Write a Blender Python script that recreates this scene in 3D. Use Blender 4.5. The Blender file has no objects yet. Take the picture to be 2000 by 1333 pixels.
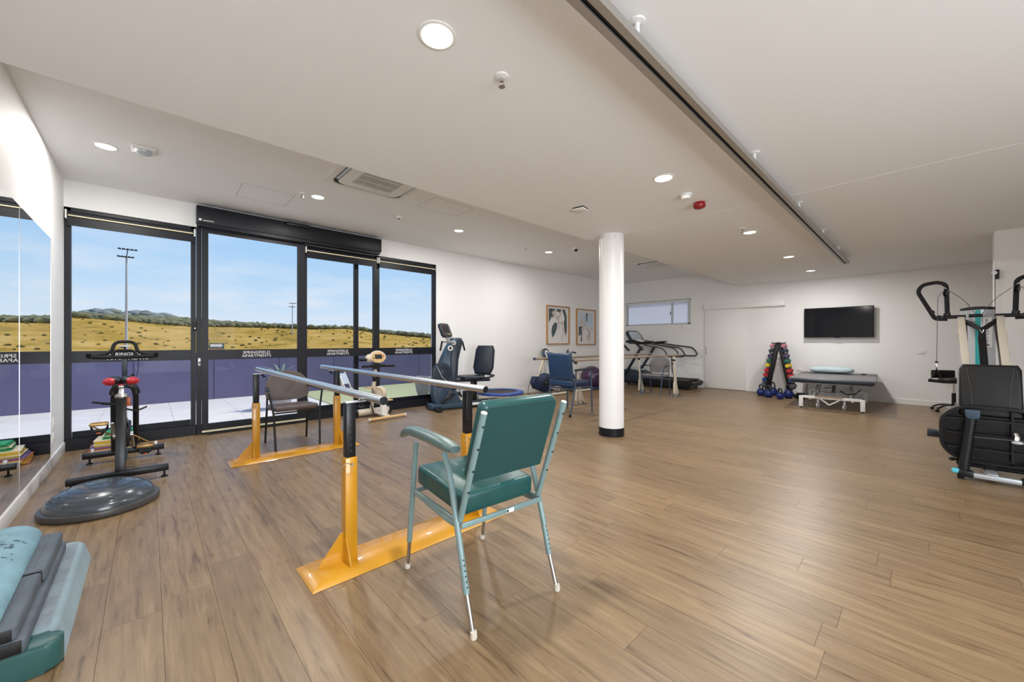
import bpy, bmesh, math, random
from mathutils import Vector, Matrix
R = math.radians
PI = math.pi
rnd = random.Random(7)
SC = bpy.context.scene
COL = SC.collection

# ------------------------------------------------------------------ camera
FPX, EYE, THETA = 755.0, 1.26, 46.8
cd = bpy.data.cameras.new('camera'); cam = bpy.data.objects.new('camera', cd); COL.objects.link(cam)
cam.location = (0, 0, EYE); cam.rotation_euler = (R(90), 0, R(THETA - 90))
cd.sensor_width = 36; cd.lens = FPX / 2000 * 36; cd.shift_y = 1.5 / 2000; cd.clip_start = .02; cd.clip_end = 5000
SC.camera = cam
# ------------------------------------------------------------------ view, world, sun
SC.view_settings.view_transform = 'Standard'; SC.view_settings.look = 'None'
SC.view_settings.gamma = 1; SC.view_settings.use_curve_mapping = False
SC.view_settings.exposure = 0.07
SC.cycles.use_denoising = True
SC.cycles.max_bounces = 10; SC.cycles.diffuse_bounces = 6; SC.cycles.glossy_bounces = 5
SC.cycles.transparent_max_bounces = 16
SC.cycles.sample_clamp_indirect = 6
W = bpy.data.worlds.new('sky'); SC.world = W; W.use_nodes = True
nt = W.node_tree; nt.nodes.clear()
def wn(t, **k):
    n = nt.nodes.new(t)
    for a, b in k.items(): setattr(n, a, b)
    return n
wo = wn('ShaderNodeOutputWorld'); bg = wn('ShaderNodeBackground'); tc = wn('ShaderNodeTexCoord'); sp = wn('ShaderNodeSeparateXYZ')
rp = wn('ShaderNodeValToRGB'); nt.links.new(tc.outputs['Generated'], sp.inputs[0]); nt.links.new(sp.outputs['Z'], rp.inputs[0])
e = rp.color_ramp.elements
e[0].position = 0.0; e[0].color = (.72, .80, .90, 1)
e[1].position = 1.0; e[1].color = (.10, .24, .62, 1)
for p_, c_ in ((.05, (.66, .79, .93, 1)), (.14, (.47, .69, .93, 1)), (.28, (.33, .58, .92, 1)), (.5, (.22, .42, .82, 1))):
    q_ = e.new(p_); q_.color = c_
mp = wn('ShaderNodeMapping'); mp.inputs['Scale'].default_value = (3, 3, 14)
nz = wn('ShaderNodeTexNoise'); nz.inputs['Scale'].default_value = 1.6; nz.inputs['Detail'].default_value = 6
cr = wn('ShaderNodeValToRGB'); cr.color_ramp.elements[0].position = .48; cr.color_ramp.elements[1].position = .72
lim = wn('ShaderNodeMapRange'); lim.inputs['From Min'].default_value = .02; lim.inputs['From Max'].default_value = .26
lim.inputs['To Min'].default_value = .85; lim.inputs['To Max'].default_value = 0
mu = wn('ShaderNodeMath', operation='MULTIPLY'); mx = wn('ShaderNodeMix', data_type='RGBA')
nt.links.new(tc.outputs['Generated'], mp.inputs[0]); nt.links.new(mp.outputs[0], nz.inputs['Vector']); nt.links.new(nz.outputs['Fac'], cr.inputs[0])
nt.links.new(sp.outputs['Z'], lim.inputs['Value']); nt.links.new(cr.outputs[0], mu.inputs[0]); nt.links.new(lim.outputs[0], mu.inputs[1])
nt.links.new(mu.outputs[0], mx.inputs['Factor']); nt.links.new(rp.outputs[0], mx.inputs[6]); mx.inputs[7].default_value = (.86, .88, .93, 1)
nt.links.new(mx.outputs[2], bg.inputs['Color']); bg.inputs['Strength'].default_value = 1.0; nt.links.new(bg.outputs[0], wo.inputs[0])
sd = bpy.data.lights.new('sun', 'SUN'); sd.energy = 3.4; sd.angle = R(1); sd.color = (1, .95, .87)
sun = bpy.data.objects.new('sun', sd); COL.objects.link(sun)
sun.rotation_euler = Vector((-.75, .12, -1)).to_track_quat('-Z', 'Y').to_euler()
DOWNLIGHT_W = 31.0
REAR_W = 180.0
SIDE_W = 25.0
# added fill lamps behind invented rear and side windows, brightening the room
ad = bpy.data.lights.new('rear_fill_light', 'AREA'); ad.shape = 'RECTANGLE'; ad.size = 2.8; ad.size_y = 1.5; ad.energy = REAR_W; ad.color = (.92, .96, 1)
al = bpy.data.objects.new('rear_fill_light', ad); COL.objects.link(al); al.location = (.85, -3.45, 1.02)
al.rotation_euler = Vector((0, 1, 0)).to_track_quat('-Z', 'Y').to_euler()
ad2 = bpy.data.lights.new('side_fill_light', 'AREA'); ad2.shape = 'RECTANGLE'; ad2.size = 1.8; ad2.size_y = 1.5; ad2.energy = SIDE_W; ad2.color = (.92, .96, 1)
al2 = bpy.data.objects.new('side_fill_light', ad2); COL.objects.link(al2); al2.location = (-.97, -1.9, 1.02)
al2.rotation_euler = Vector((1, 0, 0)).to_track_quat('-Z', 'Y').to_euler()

# ------------------------------------------------------------------ materials
def mat(name, col, rough=.5, metal=0, var=.0, vscale=20, bump=0, bscale=80, emit=None, estr=0, coat=0, spec=.5, alpha=None):
    m = bpy.data.materials.new(name); m.use_nodes = True
    t = m.node_tree; b = t.nodes['Principled BSDF']
    b.inputs['Base Color'].default_value = (*col, 1); b.inputs['Roughness'].default_value = rough; b.inputs['Metallic'].default_value = metal
    b.inputs['Coat Weight'].default_value = coat; b.inputs['Specular IOR Level'].default_value = spec
    if emit: b.inputs['Emission Color'].default_value = (*emit, 1); b.inputs['Emission Strength'].default_value = estr
    co = t.nodes.new('ShaderNodeTexCoord')
    if var:
        n = t.nodes.new('ShaderNodeTexNoise'); n.inputs['Scale'].default_value = vscale; n.inputs['Detail'].default_value = 4
        r = t.nodes.new('ShaderNodeMapRange'); r.inputs['From Min'].default_value = .3; r.inputs['From Max'].default_value = .7
        r.inputs['To Min'].default_value = 1 - var; r.inputs['To Max'].default_value = 1 + var
        h = t.nodes.new('ShaderNodeVectorMath'); h.operation = 'SCALE'; h.inputs[0].default_value = col
        t.links.new(co.outputs['Object'], n.inputs['Vector']); t.links.new(n.outputs['Fac'], r.inputs['Value'])
        t.links.new(r.outputs[0], h.inputs['Scale']); t.links.new(h.outputs[0], b.inputs['Base Color'])
    if bump:
        n = t.nodes.new('ShaderNodeTexNoise'); n.inputs['Scale'].default_value = bscale; n.inputs['Detail'].default_value = 3
        bp = t.nodes.new('ShaderNodeBump'); bp.inputs['Strength'].default_value = bump; bp.inputs['Distance'].default_value = .004
        t.links.new(co.outputs['Object'], n.inputs['Vector']); t.links.new(n.outputs['Fac'], bp.inputs['Height']); t.links.new(bp.outputs[0], b.inputs['Normal'])
    return m
def S(r, g, b):  # sRGB 0-255 -> linear
    f = lambda c: ((c / 255 + .055) / 1.055) ** 2.4 if c > 10 else c / 255 / 12.92
    return (f(r), f(g), f(b))
M = {}
M['wall'] = mat('painted_plaster', (.86, .86, .86), .65, bump=.03, bscale=200)
M['ceil'] = mat('ceiling_plaster', (.87, .88, .885), .75)
M['trim'] = mat('satin_trim', (.86, .86, .85), .35)
M['white'] = mat('white_powdercoat', (.78, .78, .77), .35)
M['whitep'] = mat('white_plastic', (.82, .82, .80), .4)
M['frame'] = mat('charcoal_aluminium', (.012, .013, .018), .4, spec=.3)
M['framed'] = mat('black_aluminium', (.007, .008, .012), .42, spec=.3)
M['strip'] = mat('cream_gap_light_and_seal', (.80, .74, .50), .5)
M['chrome'] = mat('polished_steel', (.72, .71, .69), .28, 1)
M['steel'] = mat('brushed_steel', (.50, .50, .50), .3, 1)
M['alu'] = mat('anodised_aluminium', (.45, .43, .40), .42, .75)
M['silver'] = mat('silver_paint', (.52, .55, .57), .35, .35)
M['black'] = mat('black_plastic', (.008, .008, .010), .4, spec=.35)
M['blackm'] = mat('black_powdercoat', (.008, .008, .010), .33, spec=.4)
M['rubber'] = mat('black_rubber', (.010, .010, .011), .75, spec=.3, bump=.2, bscale=300)
M['blackv'] = mat('black_vinyl', (.009, .009, .009), .45, spec=.35, bump=.15, bscale=250)
M['yellow'] = mat('ochre_powdercoat', S(200, 142, 24), .33, var=.08, vscale=5, coat=.5)
M['tealv'] = mat('teal_vinyl', S(27, 78, 77), .30, var=.10, vscale=9, bump=.12, bscale=160, spec=.6)
M['tealt'] = mat('pale_teal_tube', S(122, 148, 149), .32, var=.05, vscale=12, coat=.2)
M['tip'] = mat('cream_rubber', S(214, 206, 190), .6)
M['brownf'] = mat('taupe_vinyl', S(86, 74, 72), .45, var=.08, bump=.1, bscale=200)
M['greyf'] = mat('grey_vinyl', S(118, 114, 116), .5, var=.05, bump=.1, bscale=200)
M['bluef'] = mat('blue_vinyl', S(36, 64, 100), .38, var=.08, vscale=8, bump=.08, bscale=180)
M['bluet'] = mat('steel_blue_tube', S(60, 82, 104), .35, .1)
M['navy'] = mat('navy_plastic', S(28, 42, 80), .35)
M['slate'] = mat('slate_blue_plastic', S(52, 72, 92), .4, var=.05)
M['slated'] = mat('dark_slate_plastic', S(30, 42, 56), .4)
M['cream'] = mat('cream_plastic', S(212, 200, 182), .38)
M['beige'] = mat('beige_powdercoat', S(205, 196, 180), .4)
M['tan'] = mat('tan_face', S(205, 170, 118), .45)
M['bluerim'] = mat('blue_pvc', S(38, 72, 150), .45)
M['net'] = mat('dark_mesh', S(62, 54, 52), .8, bump=.6, bscale=60)
M['red'] = mat('red_plastic', S(176, 30, 44), .35)
M['redl'] = mat('alarm_red', S(150, 24, 24), .3)
M['orange'] = mat('orange_reflector', S(196, 96, 40), .4)
M['purple'] = mat('purple_vinyl', S(68, 44, 76), .28, var=.1, vscale=6)
M['parapet'] = mat('purple_render', S(104, 100, 132), .7, var=.10, vscale=1.2)
M['paving'] = mat('pale_paving', S(214, 208, 202), .8, var=.05, vscale=3)
M['turf'] = mat('pale_turf', S(172, 176, 134), .95, var=.12, vscale=30)
M['pot'] = mat('grey_pot', S(150, 146, 152), .7, var=.05)
M['agave'] = mat('agave_leaf', S(110, 132, 128), .5, var=.15)
M['oak'] = mat('oak_frame', S(176, 132, 84), .5, var=.1, vscale=15)
M['paper'] = mat('art_paper', S(226, 224, 222), .25, spec=.6)
M['leafd'] = mat('printed_leaf_green', S(72, 88, 90), .35)
M['leafl'] = mat('printed_pale_blue', S(190, 205, 218), .35)
M['blossom'] = mat('printed_blossom', S(204, 188, 180), .35)
M['twig'] = mat('printed_twig', S(120, 98, 90), .35)
M['screen'] = mat('tv_screen', (.004, .005, .008), .08, spec=.3)
M['lcd'] = mat('lcd_screen', S(40, 44, 48), .15)
M['lcdb'] = mat('blue_lcd', S(70, 90, 120), .2)
M['dgrey'] = mat('dark_grey_rubber', S(70, 68, 68), .38, var=.12, vscale=5, bump=.1, bscale=30)
M['dome'] = mat('dome_rubber', S(66, 72, 80), .2, var=.15, vscale=6, spec=.6, coat=.2)
M['stepb'] = mat('pale_blue_plastic', S(146, 168, 178), .5, var=.08, vscale=10)
M['stepr'] = mat('ridged_grey_mat', S(140, 152, 162), .65, var=.18, vscale=14, bump=.5, bscale=120)
M['stepe'] = mat('deep_teal_plastic', S(44, 88, 86), .4, var=.12, vscale=6)
M['roll'] = mat('pale_cyan_foam', S(122, 160, 174), .6, var=.16, vscale=12, bump=.3, bscale=50)
M['gfoam'] = mat('slate_foam', S(84, 94, 104), .6, var=.18, vscale=12, bump=.4, bscale=90)
M['gmat'] = mat('green_foam', S(40, 150, 96), .6)
M['ymat'] = mat('yellow_foam', S(222, 186, 60), .6)
M['omat'] = mat('terracotta_foam', S(186, 112, 76), .6)
M['wmat'] = mat('cream_foam', S(226, 214, 180), .6)
M['pmat'] = mat('plum_foam', S(110, 90, 140), .6)
M['couch'] = mat('grey_couch_vinyl', S(116, 114, 116), .42, var=.04)
M['couchd'] = mat('dark_couch_vinyl', S(62, 62, 68), .4)
M['couchn'] = mat('navy_couch_edge', S(34, 46, 58), .35)
M['pillow'] = mat('pale_aqua_linen', S(190, 210, 214), .8, bump=.3, bscale=40)
M['tealstripe'] = mat('teal_stripe', S(30, 160, 160), .4)
M['cyan'] = mat('cyan_cap', S(90, 196, 212), .35)
M['ink'] = mat('black_ink', (.02, .02, .02), .5)
M['letter'] = mat('etched_letter', (.80, .80, .84), .5)
M['signteal'] = mat('dark_teal_sign', S(38, 74, 84), .5)
M['arrow'] = mat('arrow_grey', S(190, 190, 190), .5)
M['kb'] = mat('blue_kettlebell', S(26, 44, 110), .35)
M['gold'] = mat('brass_pedal', S(178, 140, 84), .35, .6)
M['tree'] = mat('grey_green_canopy', S(116, 114, 80), .9, var=.3, vscale=.12)
M['treef'] = mat('haze_tinted_canopy', S(132, 136, 128), .95, var=.15, vscale=.05)  # grey distance haze is put into this canopy colour
M['bush'] = mat('olive_shrub', S(118, 104, 46), .9, var=.2, vscale=.5)
M['poleg'] = mat('galvanised_pole', S(186, 186, 190), .5, .2)
M['wood'] = None
PC = {}
for k_, c_ in dict(pink=(196, 112, 134), dark=(36, 42, 62), violet=(76, 66, 104), green=(30, 110, 92), yellow=(226, 196, 46), red=(190, 40, 48), blue=(34, 64, 124), grey=(92, 96, 96), black=(24, 26, 30)).items():
    PC[k_] = mat('dumbbell_' + k_, S(*c_), .3)

def glass(name, tint, refl=.9):
    m = bpy.data.materials.new(name); m.use_nodes = True; t = m.node_tree; t.nodes.clear()
    o = t.nodes.new('ShaderNodeOutputMaterial'); mi = t.nodes.new('ShaderNodeMixShader'); tr = t.nodes.new('ShaderNodeBsdfTransparent')
    gl = t.nodes.new('ShaderNodeBsdfGlossy'); fr = t.nodes.new('ShaderNodeFresnel'); fr.inputs['IOR'].default_value = 1.09
    tr.inputs['Color'].default_value = (*tint, 1); gl.inputs['Roughness'].default_value = .01; gl.inputs['Color'].default_value = (refl,) * 3 + (1,)
    t.links.new(fr.outputs[0], mi.inputs[0]); t.links.new(tr.outputs[0], mi.inputs[1]); t.links.new(gl.outputs[0], mi.inputs[2]); t.links.new(mi.outputs[0], o.inputs[0])
    return m
M['glass'] = glass('window_glass', (.97, .975, .98))
def frost():
    m = bpy.data.materials.new('frosted_glass'); m.use_nodes = True; t = m.node_tree; t.nodes.clear()
    o = t.nodes.new('ShaderNodeOutputMaterial'); a = t.nodes.new('ShaderNodeBsdfTranslucent'); b = t.nodes.new('ShaderNodeBsdfDiffuse'); mi = t.nodes.new('ShaderNodeMixShader')
    a.inputs['Color'].default_value = (.80, .84, .92, 1); b.inputs['Color'].default_value = (.8, .82, .86, 1); mi.inputs[0].default_value = .5
    t.links.new(a.outputs[0], mi.inputs[1]); t.links.new(b.outputs[0], mi.inputs[2]); t.links.new(mi.outputs[0], o.inputs[0]); return m
M['frost'] = frost()
M['mirror'] = mat('mirror_silver', (.93, .94, .94), .01, 1)
M['lamp'] = mat('lamp_diffuser', (1, 1, 1), .5, emit=(1, .93, .80), estr=5)

def wood():
    m = bpy.data.materials.new('vinyl_oak_plank'); m.use_nodes = True; t = m.node_tree; b = t.nodes['Principled BSDF']; L = t.links.new; N = t.nodes.new
    g = N('ShaderNodeNewGeometry'); at = N('ShaderNodeAttribute'); at.attribute_name = 'tone'
    add = N('ShaderNodeVectorMath'); add.operation = 'ADD'; sc = N('ShaderNodeVectorMath'); sc.operation = 'SCALE'; sc.inputs['Scale'].default_value = 37
    L(at.outputs['Color'], sc.inputs[0]); L(g.outputs['Position'], add.inputs[0]); L(sc.outputs[0], add.inputs[1])
    m1 = N('ShaderNodeMapping'); m1.inputs['Scale'].default_value = (34, 2.6, 1); L(add.outputs[0], m1.inputs[0])
    n1 = N('ShaderNodeTexNoise'); n1.inputs['Scale'].default_value = 1.0; n1.inputs['Detail'].default_value = 8; n1.inputs['Roughness'].default_value = .62; n1.inputs['Distortion'].default_value = .6; L(m1.outputs[0], n1.inputs['Vector'])
    r1 = N('ShaderNodeValToRGB'); L(n1.outputs['Fac'], r1.inputs[0]); el = r1.color_ramp.elements
    el[0].position = .28; el[0].color = (*S(92, 70, 46), 1); el[1].position = .74; el[1].color = (*S(157, 133, 101), 1)
    a = el.new(.42); a.color = (*S(130, 106, 78), 1); a = el.new(.58); a.color = (*S(143, 119, 88), 1)
    # short dark checks in the grain
    m2 = N('ShaderNodeMapping'); m2.inputs['Scale'].default_value = (60, 5, 1); L(add.outputs[0], m2.inputs[0])
    n2 = N('ShaderNodeTexNoise'); n2.inputs['Scale'].default_value = 1; n2.inputs['Detail'].default_value = 3; L(m2.outputs[0], n2.inputs['Vector'])
    r2 = N('ShaderNodeValToRGB'); r2.color_ramp.elements[0].position = .66; r2.color_ramp.elements[1].position = .76; L(n2.outputs['Fac'], r2.inputs[0])
    mi = N('ShaderNodeMix'); mi.data_type = 'RGBA'; f = N('ShaderNodeMath'); f.operation = 'MULTIPLY'; f.inputs[1].default_value = .55; L(r2.outputs[0], f.inputs[0])
    L(f.outputs[0], mi.inputs['Factor']); L(r1.outputs[0], mi.inputs[6]); mi.inputs[7].default_value = (*S(78, 56, 36), 1)
    # per plank tone
    se = N('ShaderNodeSeparateColor'); L(at.outputs['Color'], se.inputs[0]); mr = N('ShaderNodeMapRange'); mr.inputs['To Min'].default_value = .84; mr.inputs['To Max'].default_value = 1.05; L(se.outputs[0], mr.inputs['Value'])
    v = N('ShaderNodeVectorMath'); v.operation = 'SCALE'; L(mi.outputs[2], v.inputs[0]); L(mr.outputs[0], v.inputs['Scale']); L(v.outputs[0], b.inputs['Base Color'])
    b.inputs['Roughness'].default_value = .36; b.inputs['Specular IOR Level'].default_value = .5
    bp = N('ShaderNodeBump'); bp.inputs['Strength'].default_value = .12; bp.inputs['Distance'].default_value = .002; L(n1.outputs['Fac'], bp.inputs['Height']); L(bp.outputs[0], b.inputs['Normal'])
    return m
M['wood'] = wood()
M['sub'] = mat('floor_screed', S(70, 52, 36), .8)
def field():
    m = bpy.data.materials.new('dry_grass_field'); m.use_nodes = True; t = m.node_tree; b = t.nodes['Principled BSDF']; L = t.links.new; N = t.nodes.new
    g = N('ShaderNodeNewGeometry'); n = N('ShaderNodeTexNoise'); n.inputs['Scale'].default_value = .05; n.inputs['Detail'].default_value = 9; n.inputs['Roughness'].default_value = .65; L(g.outputs['Position'], n.inputs['Vector'])
    r = N('ShaderNodeValToRGB'); L(n.outputs['Fac'], r.inputs[0]); el = r.color_ramp.elements
    el[0].position = .33; el[0].color = (*S(132, 112, 52), 1); el[1].position = .7; el[1].color = (*S(200, 168, 104), 1); a = el.new(.5); a.color = (*S(184, 148, 74), 1)
    L(r.outputs[0], b.inputs['Base Color']); b.inputs['Roughness'].default_value = 1; b.inputs['Specular IOR Level'].default_value = 0
    return m
M['field'] = field()

# ------------------------------------------------------------------ geometry helper
def fillet(pts, r, n=5):
    pts = [Vector(p) for p in pts]; out = [pts[0]]
    for i in range(1, len(pts) - 1):
        a, b, c = pts[i - 1], pts[i], pts[i + 1]
        d1 = (a - b); d2 = (c - b); k = min(r, d1.length * .48, d2.length * .48)
        p = b + d1.normalized() * k; q = b + d2.normalized() * k
        for j in range(n + 1):
            s = j / n; out.append((1 - s) ** 2 * p + 2 * s * (1 - s) * b + s * s * q)
    out.append(pts[-1]); return out
class G:
    def __init__(s): s.b = bmesh.new()
    def _mx(s, vs, m):
        if m is not None: bmesh.ops.transform(s.b, matrix=m, verts=vs)
    def box(s, c, d, rot=None, bev=0, seg=2, m=None):
        r = bmesh.ops.create_cube(s.b, size=1)['verts']
        bmesh.ops.scale(s.b, vec=Vector(d), verts=r)
        if bev:
            es = list({e for v in r for e in v.link_edges})
            q = bmesh.ops.bevel(s.b, geom=es, offset=bev, segments=seg, affect='EDGES', profile=.5)
            r = list({v for f in q['faces'] for v in f.verts} | {v for v in r if v.is_valid})
        T = Matrix.Translation(Vector(c))
        if rot:
            from mathutils import Euler
            T = T @ Euler(rot).to_matrix().to_4x4()
        bmesh.ops.transform(s.b, matrix=T, verts=r); s._mx(r, m); return s
    def beam(s, p0, p1, w, h, up=(0, 0, 1), bev=0):
        p0 = Vector(p0); p1 = Vector(p1); z = (p1 - p0); L = z.length; z.normalize(); u = Vector(up)
        if abs(z.dot(u)) > .99: u = Vector((0, 1, 0))
        x = u.cross(z).normalized(); y = z.cross(x)
        T = Matrix(((x.x, y.x, z.x, 0), (x.y, y.y, z.y, 0), (x.z, y.z, z.z, 0), (0, 0, 0, 1)))
        T = Matrix.Translation((p0 + p1) / 2) @ T
        return s.box((0, 0, 0), (w, h, L), bev=bev, m=T)
    def tube(s, pts, r, n=12, cap=True, closed=False, r2=None, flat=1.0):
        P = [Vector(p) for p in pts]; N = len(P); rings = []; prev = None
        for i in range(N):
            if closed: t = P[(i + 1) % N] - P[i - 1]
            else: t = P[min(i + 1, N - 1)] - P[max(i - 1, 0)]
            if t.length < 1e-9: t = Vector((0, 0, 1))
            t.normalize()
            if prev is None:
                a = Vector((0, 0, 1)) if abs(t.z) < .9 else Vector((0, 1, 0)); x = a.cross(t).normalized()
            else:
                x = (prev - t * prev.dot(t))
                x = x.normalized() if x.length > 1e-6 else Vector((1, 0, 0))
            prev = x; y = t.cross(x)
            rr = r if r2 is None else r + (r2 - r) * i / max(N - 1, 1)
            if callable(r): rr = r(i / max(N - 1, 1))
            rings.append([s.b.verts.new(P[i] + x * math.cos(2 * PI * k / n) * rr + y * math.sin(2 * PI * k / n) * rr * flat) for k in range(n)])
        for i in range(N if closed else N - 1):
            A = rings[i]; B = rings[(i + 1) % N]
            for k in range(n): s.b.faces.new((A[k], A[(k + 1) % n], B[(k + 1) % n], B[k]))
        if cap and not closed:
            s.b.faces.new(rings[0][::-1]); s.b.faces.new(rings[-1])
        return s
    def cyl(s, p0, p1, r, r2=None, n=16): return s.tube([p0, p1], r, n, r2=r2)
    def lathe(s, prof, c=(0, 0, 0), axis=(0, 0, 1), n=24, m=None):
        z = Vector(axis).normalized(); a = Vector((1, 0, 0)) if abs(z.x) < .9 else Vector((0, 1, 0)); x = a.cross(z).normalized(); y = z.cross(x); c = Vector(c)
        rings = []; vs = []
        for (r, h) in prof:
            if r < 1e-6: v = s.b.verts.new(c + z * h); rings.append([v]); vs.append(v)
            else:
                q = [s.b.verts.new(c + z * h + x * math.cos(2 * PI * k / n) * r + y * math.sin(2 * PI * k / n) * r) for k in range(n)]; rings.append(q); vs += q
        for A, B in zip(rings, rings[1:]):
            for k in range(n):
                a0 = A[k % len(A)]; a1 = A[(k + 1) % len(A)]; b0 = B[k % len(B)]; b1 = B[(k + 1) % len(B)]
                f = [v for i, v in enumerate((a0, a1, b1, b0)) if v not in (a0, a1, b1, b0)[:i]]
                if len(f) > 2:
                    try: s.b.faces.new(f)
                    except ValueError: pass
        s._mx(vs, m); return s
    def ell(s, c, r, u=20, v=12, rot=None):
        q = bmesh.ops.create_uvsphere(s.b, u_segments=u, v_segments=v, radius=1)['verts']
        T = Matrix.Translation(Vector(c))
        if rot:
            from mathutils import Euler
            T = T @ Euler(rot).to_matrix().to_4x4()
        T = T @ Matrix.Diagonal((*r, 1)); bmesh.ops.transform(s.b, matrix=T, verts=q); return s
    def prism(s, poly, o, ax, ay, th, bev=0):
        """polygon in the plane spanned by ax, ay from o, thickness th along ax x ay (centred)"""
        o = Vector(o); ax = Vector(ax).normalized(); ay = Vector(ay).normalized(); nz_ = ax.cross(ay)
        A = [s.b.verts.new(o + ax * p[0] + ay * p[1] + nz_ * th / 2) for p in poly]; B = [s.b.verts.new(o + ax * p[0] + ay * p[1] - nz_ * th / 2) for p in poly]
        fs = [s.b.faces.new(A), s.b.faces.new(B[::-1])]; n = len(poly)
        for k in range(n): fs.append(s.b.faces.new((A[k], B[k], B[(k + 1) % n], A[(k + 1) % n])))
        if bev:
            es = list(fs[0].edges) + list(fs[1].edges)
            bmesh.ops.bevel(s.b, geom=es, offset=bev, segments=3, affect='EDGES', profile=.5)
        return s
    def cushion(s, c, d, rot=None, bev=.03, puff=.012, m=None):
        """padded block with rounded edges and a slightly domed top"""
        r = bmesh.ops.create_grid(s.b, x_segments=1, y_segments=1, size=.5)['verts']; bmesh.ops.delete(s.b, geom=r, context='VERTS')
        r = bmesh.ops.create_cube(s.b, size=1)['verts']; bmesh.ops.scale(s.b, vec=Vector(d), verts=r)
        es = list({e for v in r for e in v.link_edges}); q = bmesh.ops.bevel(s.b, geom=es, offset=bev, segments=4, affect='EDGES', profile=.5)
        vs = list({v for f in q['faces'] for v in f.verts} | {v for v in r if v.is_valid})
        T = Matrix.Translation(Vector(c))
        if rot:
            from mathutils import Euler
            T = T @ Euler(rot).to_matrix().to_4x4()
        bmesh.ops.transform(s.b, matrix=T, verts=vs); s._mx(vs, m); return s
    def obj(s, name, m, parent=None, ang=35, kind=None, label=None):
        bmesh.ops.recalc_face_normals(s.b, faces=s.b.faces)
        me = bpy.data.meshes.new(name); s.b.to_mesh(me); s.b.free()
        if isinstance(m, str): m = M[m]
        me.materials.append(m)
        me.polygons.foreach_set('use_smooth', [True] * len(me.polygons)); me.set_sharp_from_angle(angle=R(ang))
        o = bpy.data.objects.new(name, me); COL.objects.link(o)
        if parent: o.parent = parent
        if kind: o['kind'] = kind
        if label: o['label'] = label
        return o
def thing(name, label, cat, loc=(0, 0, 0), rz=0, group=None):
    o = bpy.data.objects.new(name, None); COL.objects.link(o); o.empty_display_size = .1
    o.location = loc; o.rotation_euler = (0, 0, rz); return tag(o, label, cat, group)
def tag(o, label, cat, group=None):
    o['label'] = label; o['category'] = cat
    if group: o['group'] = group
    return o
def struct(o): o['kind'] = 'structure'; return o
def sempty(name):
    o = bpy.data.objects.new(name, None); COL.objects.link(o); o['kind'] = 'structure'; return o
def dup(root, loc, rz=None, label=None, group=None):
    def cp(o, par):
        c = o.copy(); COL.objects.link(c)
        if par: c.parent = par
        for ch in list(o.children): cp(ch, c)
        return c
    r = cp(root, None); r.location = loc
    if rz is not None: r.rotation_euler = (0, 0, rz)
    if label: r['label'] = label
    if group: r['group'] = group
    return r
def text(s, size, mtx, m, parent, name='lettering', depth=.001, align='CENTER', spacing=1, line=1, width=None):
    cu = bpy.data.curves.new(name, 'FONT'); cu.body = s; cu.size = size; cu.extrude = depth; cu.align_x = align; cu.space_character = spacing; cu.space_line = line
    cu.resolution_u = 2
    to = bpy.data.objects.new('tmp_text', cu); COL.objects.link(to)
    dg = bpy.context.evaluated_depsgraph_get(); me = bpy.data.meshes.new_from_object(to.evaluated_get(dg)); bpy.data.objects.remove(to)
    xs = [v.co.x for v in me.vertices]; ys = [v.co.y for v in me.vertices]
    k = 1 if width is None else width / (max(xs) - min(xs))
    cx, cy = (max(xs) + min(xs)) / 2, (max(ys) + min(ys)) / 2
    me.transform(mtx @ Matrix.Diagonal((k, 1, 1, 1)) @ Matrix.Translation((-cx, -cy, 0)))
    me.materials.clear(); me.materials.append(M[m])
    o = bpy.data.objects.new(name, me); COL.objects.link(o); o.parent = parent
    return o
def frame_m(o, x, y):
    x = Vector(x).normalized(); y = Vector(y).normalized(); z = x.cross(y)
    return Matrix(((x.x, y.x, z.x, o[0]), (x.y, y.y, z.y, o[1]), (x.z, y.z, z.z, o[2]), (0, 0, 0, 1)))

UL, UB, VG, VR = -.71, 11.15, 6.72, -3.2     # left wall, back wall, glass wall, rear wall
ZL, ZU, VB = 2.70, 3.12, 3.25                # lower ceiling, upper ceiling, bulkhead line

# ================================================================== ROOM SHELL
T = .2
def bb(x0, x1, y0, y1, z0, z1, g=None, bev=0):
    g = g or G(); return g.box(((x0 + x1) / 2, (y0 + y1) / 2, (z0 + z1) / 2), (x1 - x0, y1 - y0, z1 - z0), bev=bev)
fl = struct(bb(UL - T, UB + T, VR - T, VG + T, -.25, -.004).obj('floor', 'sub'))
# vinyl planks run towards the glass wall; the nearest 300 in view are single pieces
def camdepth(u, v): return u * math.cos(R(THETA)) + v * math.sin(R(THETA))
def camlat(u, v): return u * math.sin(R(THETA)) - v * math.cos(R(THETA))
PWD, PLN = .196, 1.22
planks = []
k = math.floor((UL - .045) / PWD)
while .045 + k * PWD < UB:
    x0 = max(UL, .045 + k * PWD); x1 = min(UB, .045 + (k + 1) * PWD)
    y = VR - rnd.random() * PLN
    while y < VG:
        a, b = max(y, VR), min(y + PLN, VG); y += PLN
        if b - a < .02 or x1 - x0 < .02: continue
        cu_, cv_ = (x0 + x1) / 2, (a + b) / 2
        seen = False
        for uu, vv in ((x0, a), (x1, a), (x0, b), (x1, b), (cu_, cv_)):
            d_ = camdepth(uu, vv)
            if d_ > 1.2 and abs(camlat(uu, vv)) < d_ * 1.34 and d_ > 1.42: seen = True
        planks.append((seen, math.hypot(cu_, cv_), x0, x1, a, b, rnd.random()))
    k += 1
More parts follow.
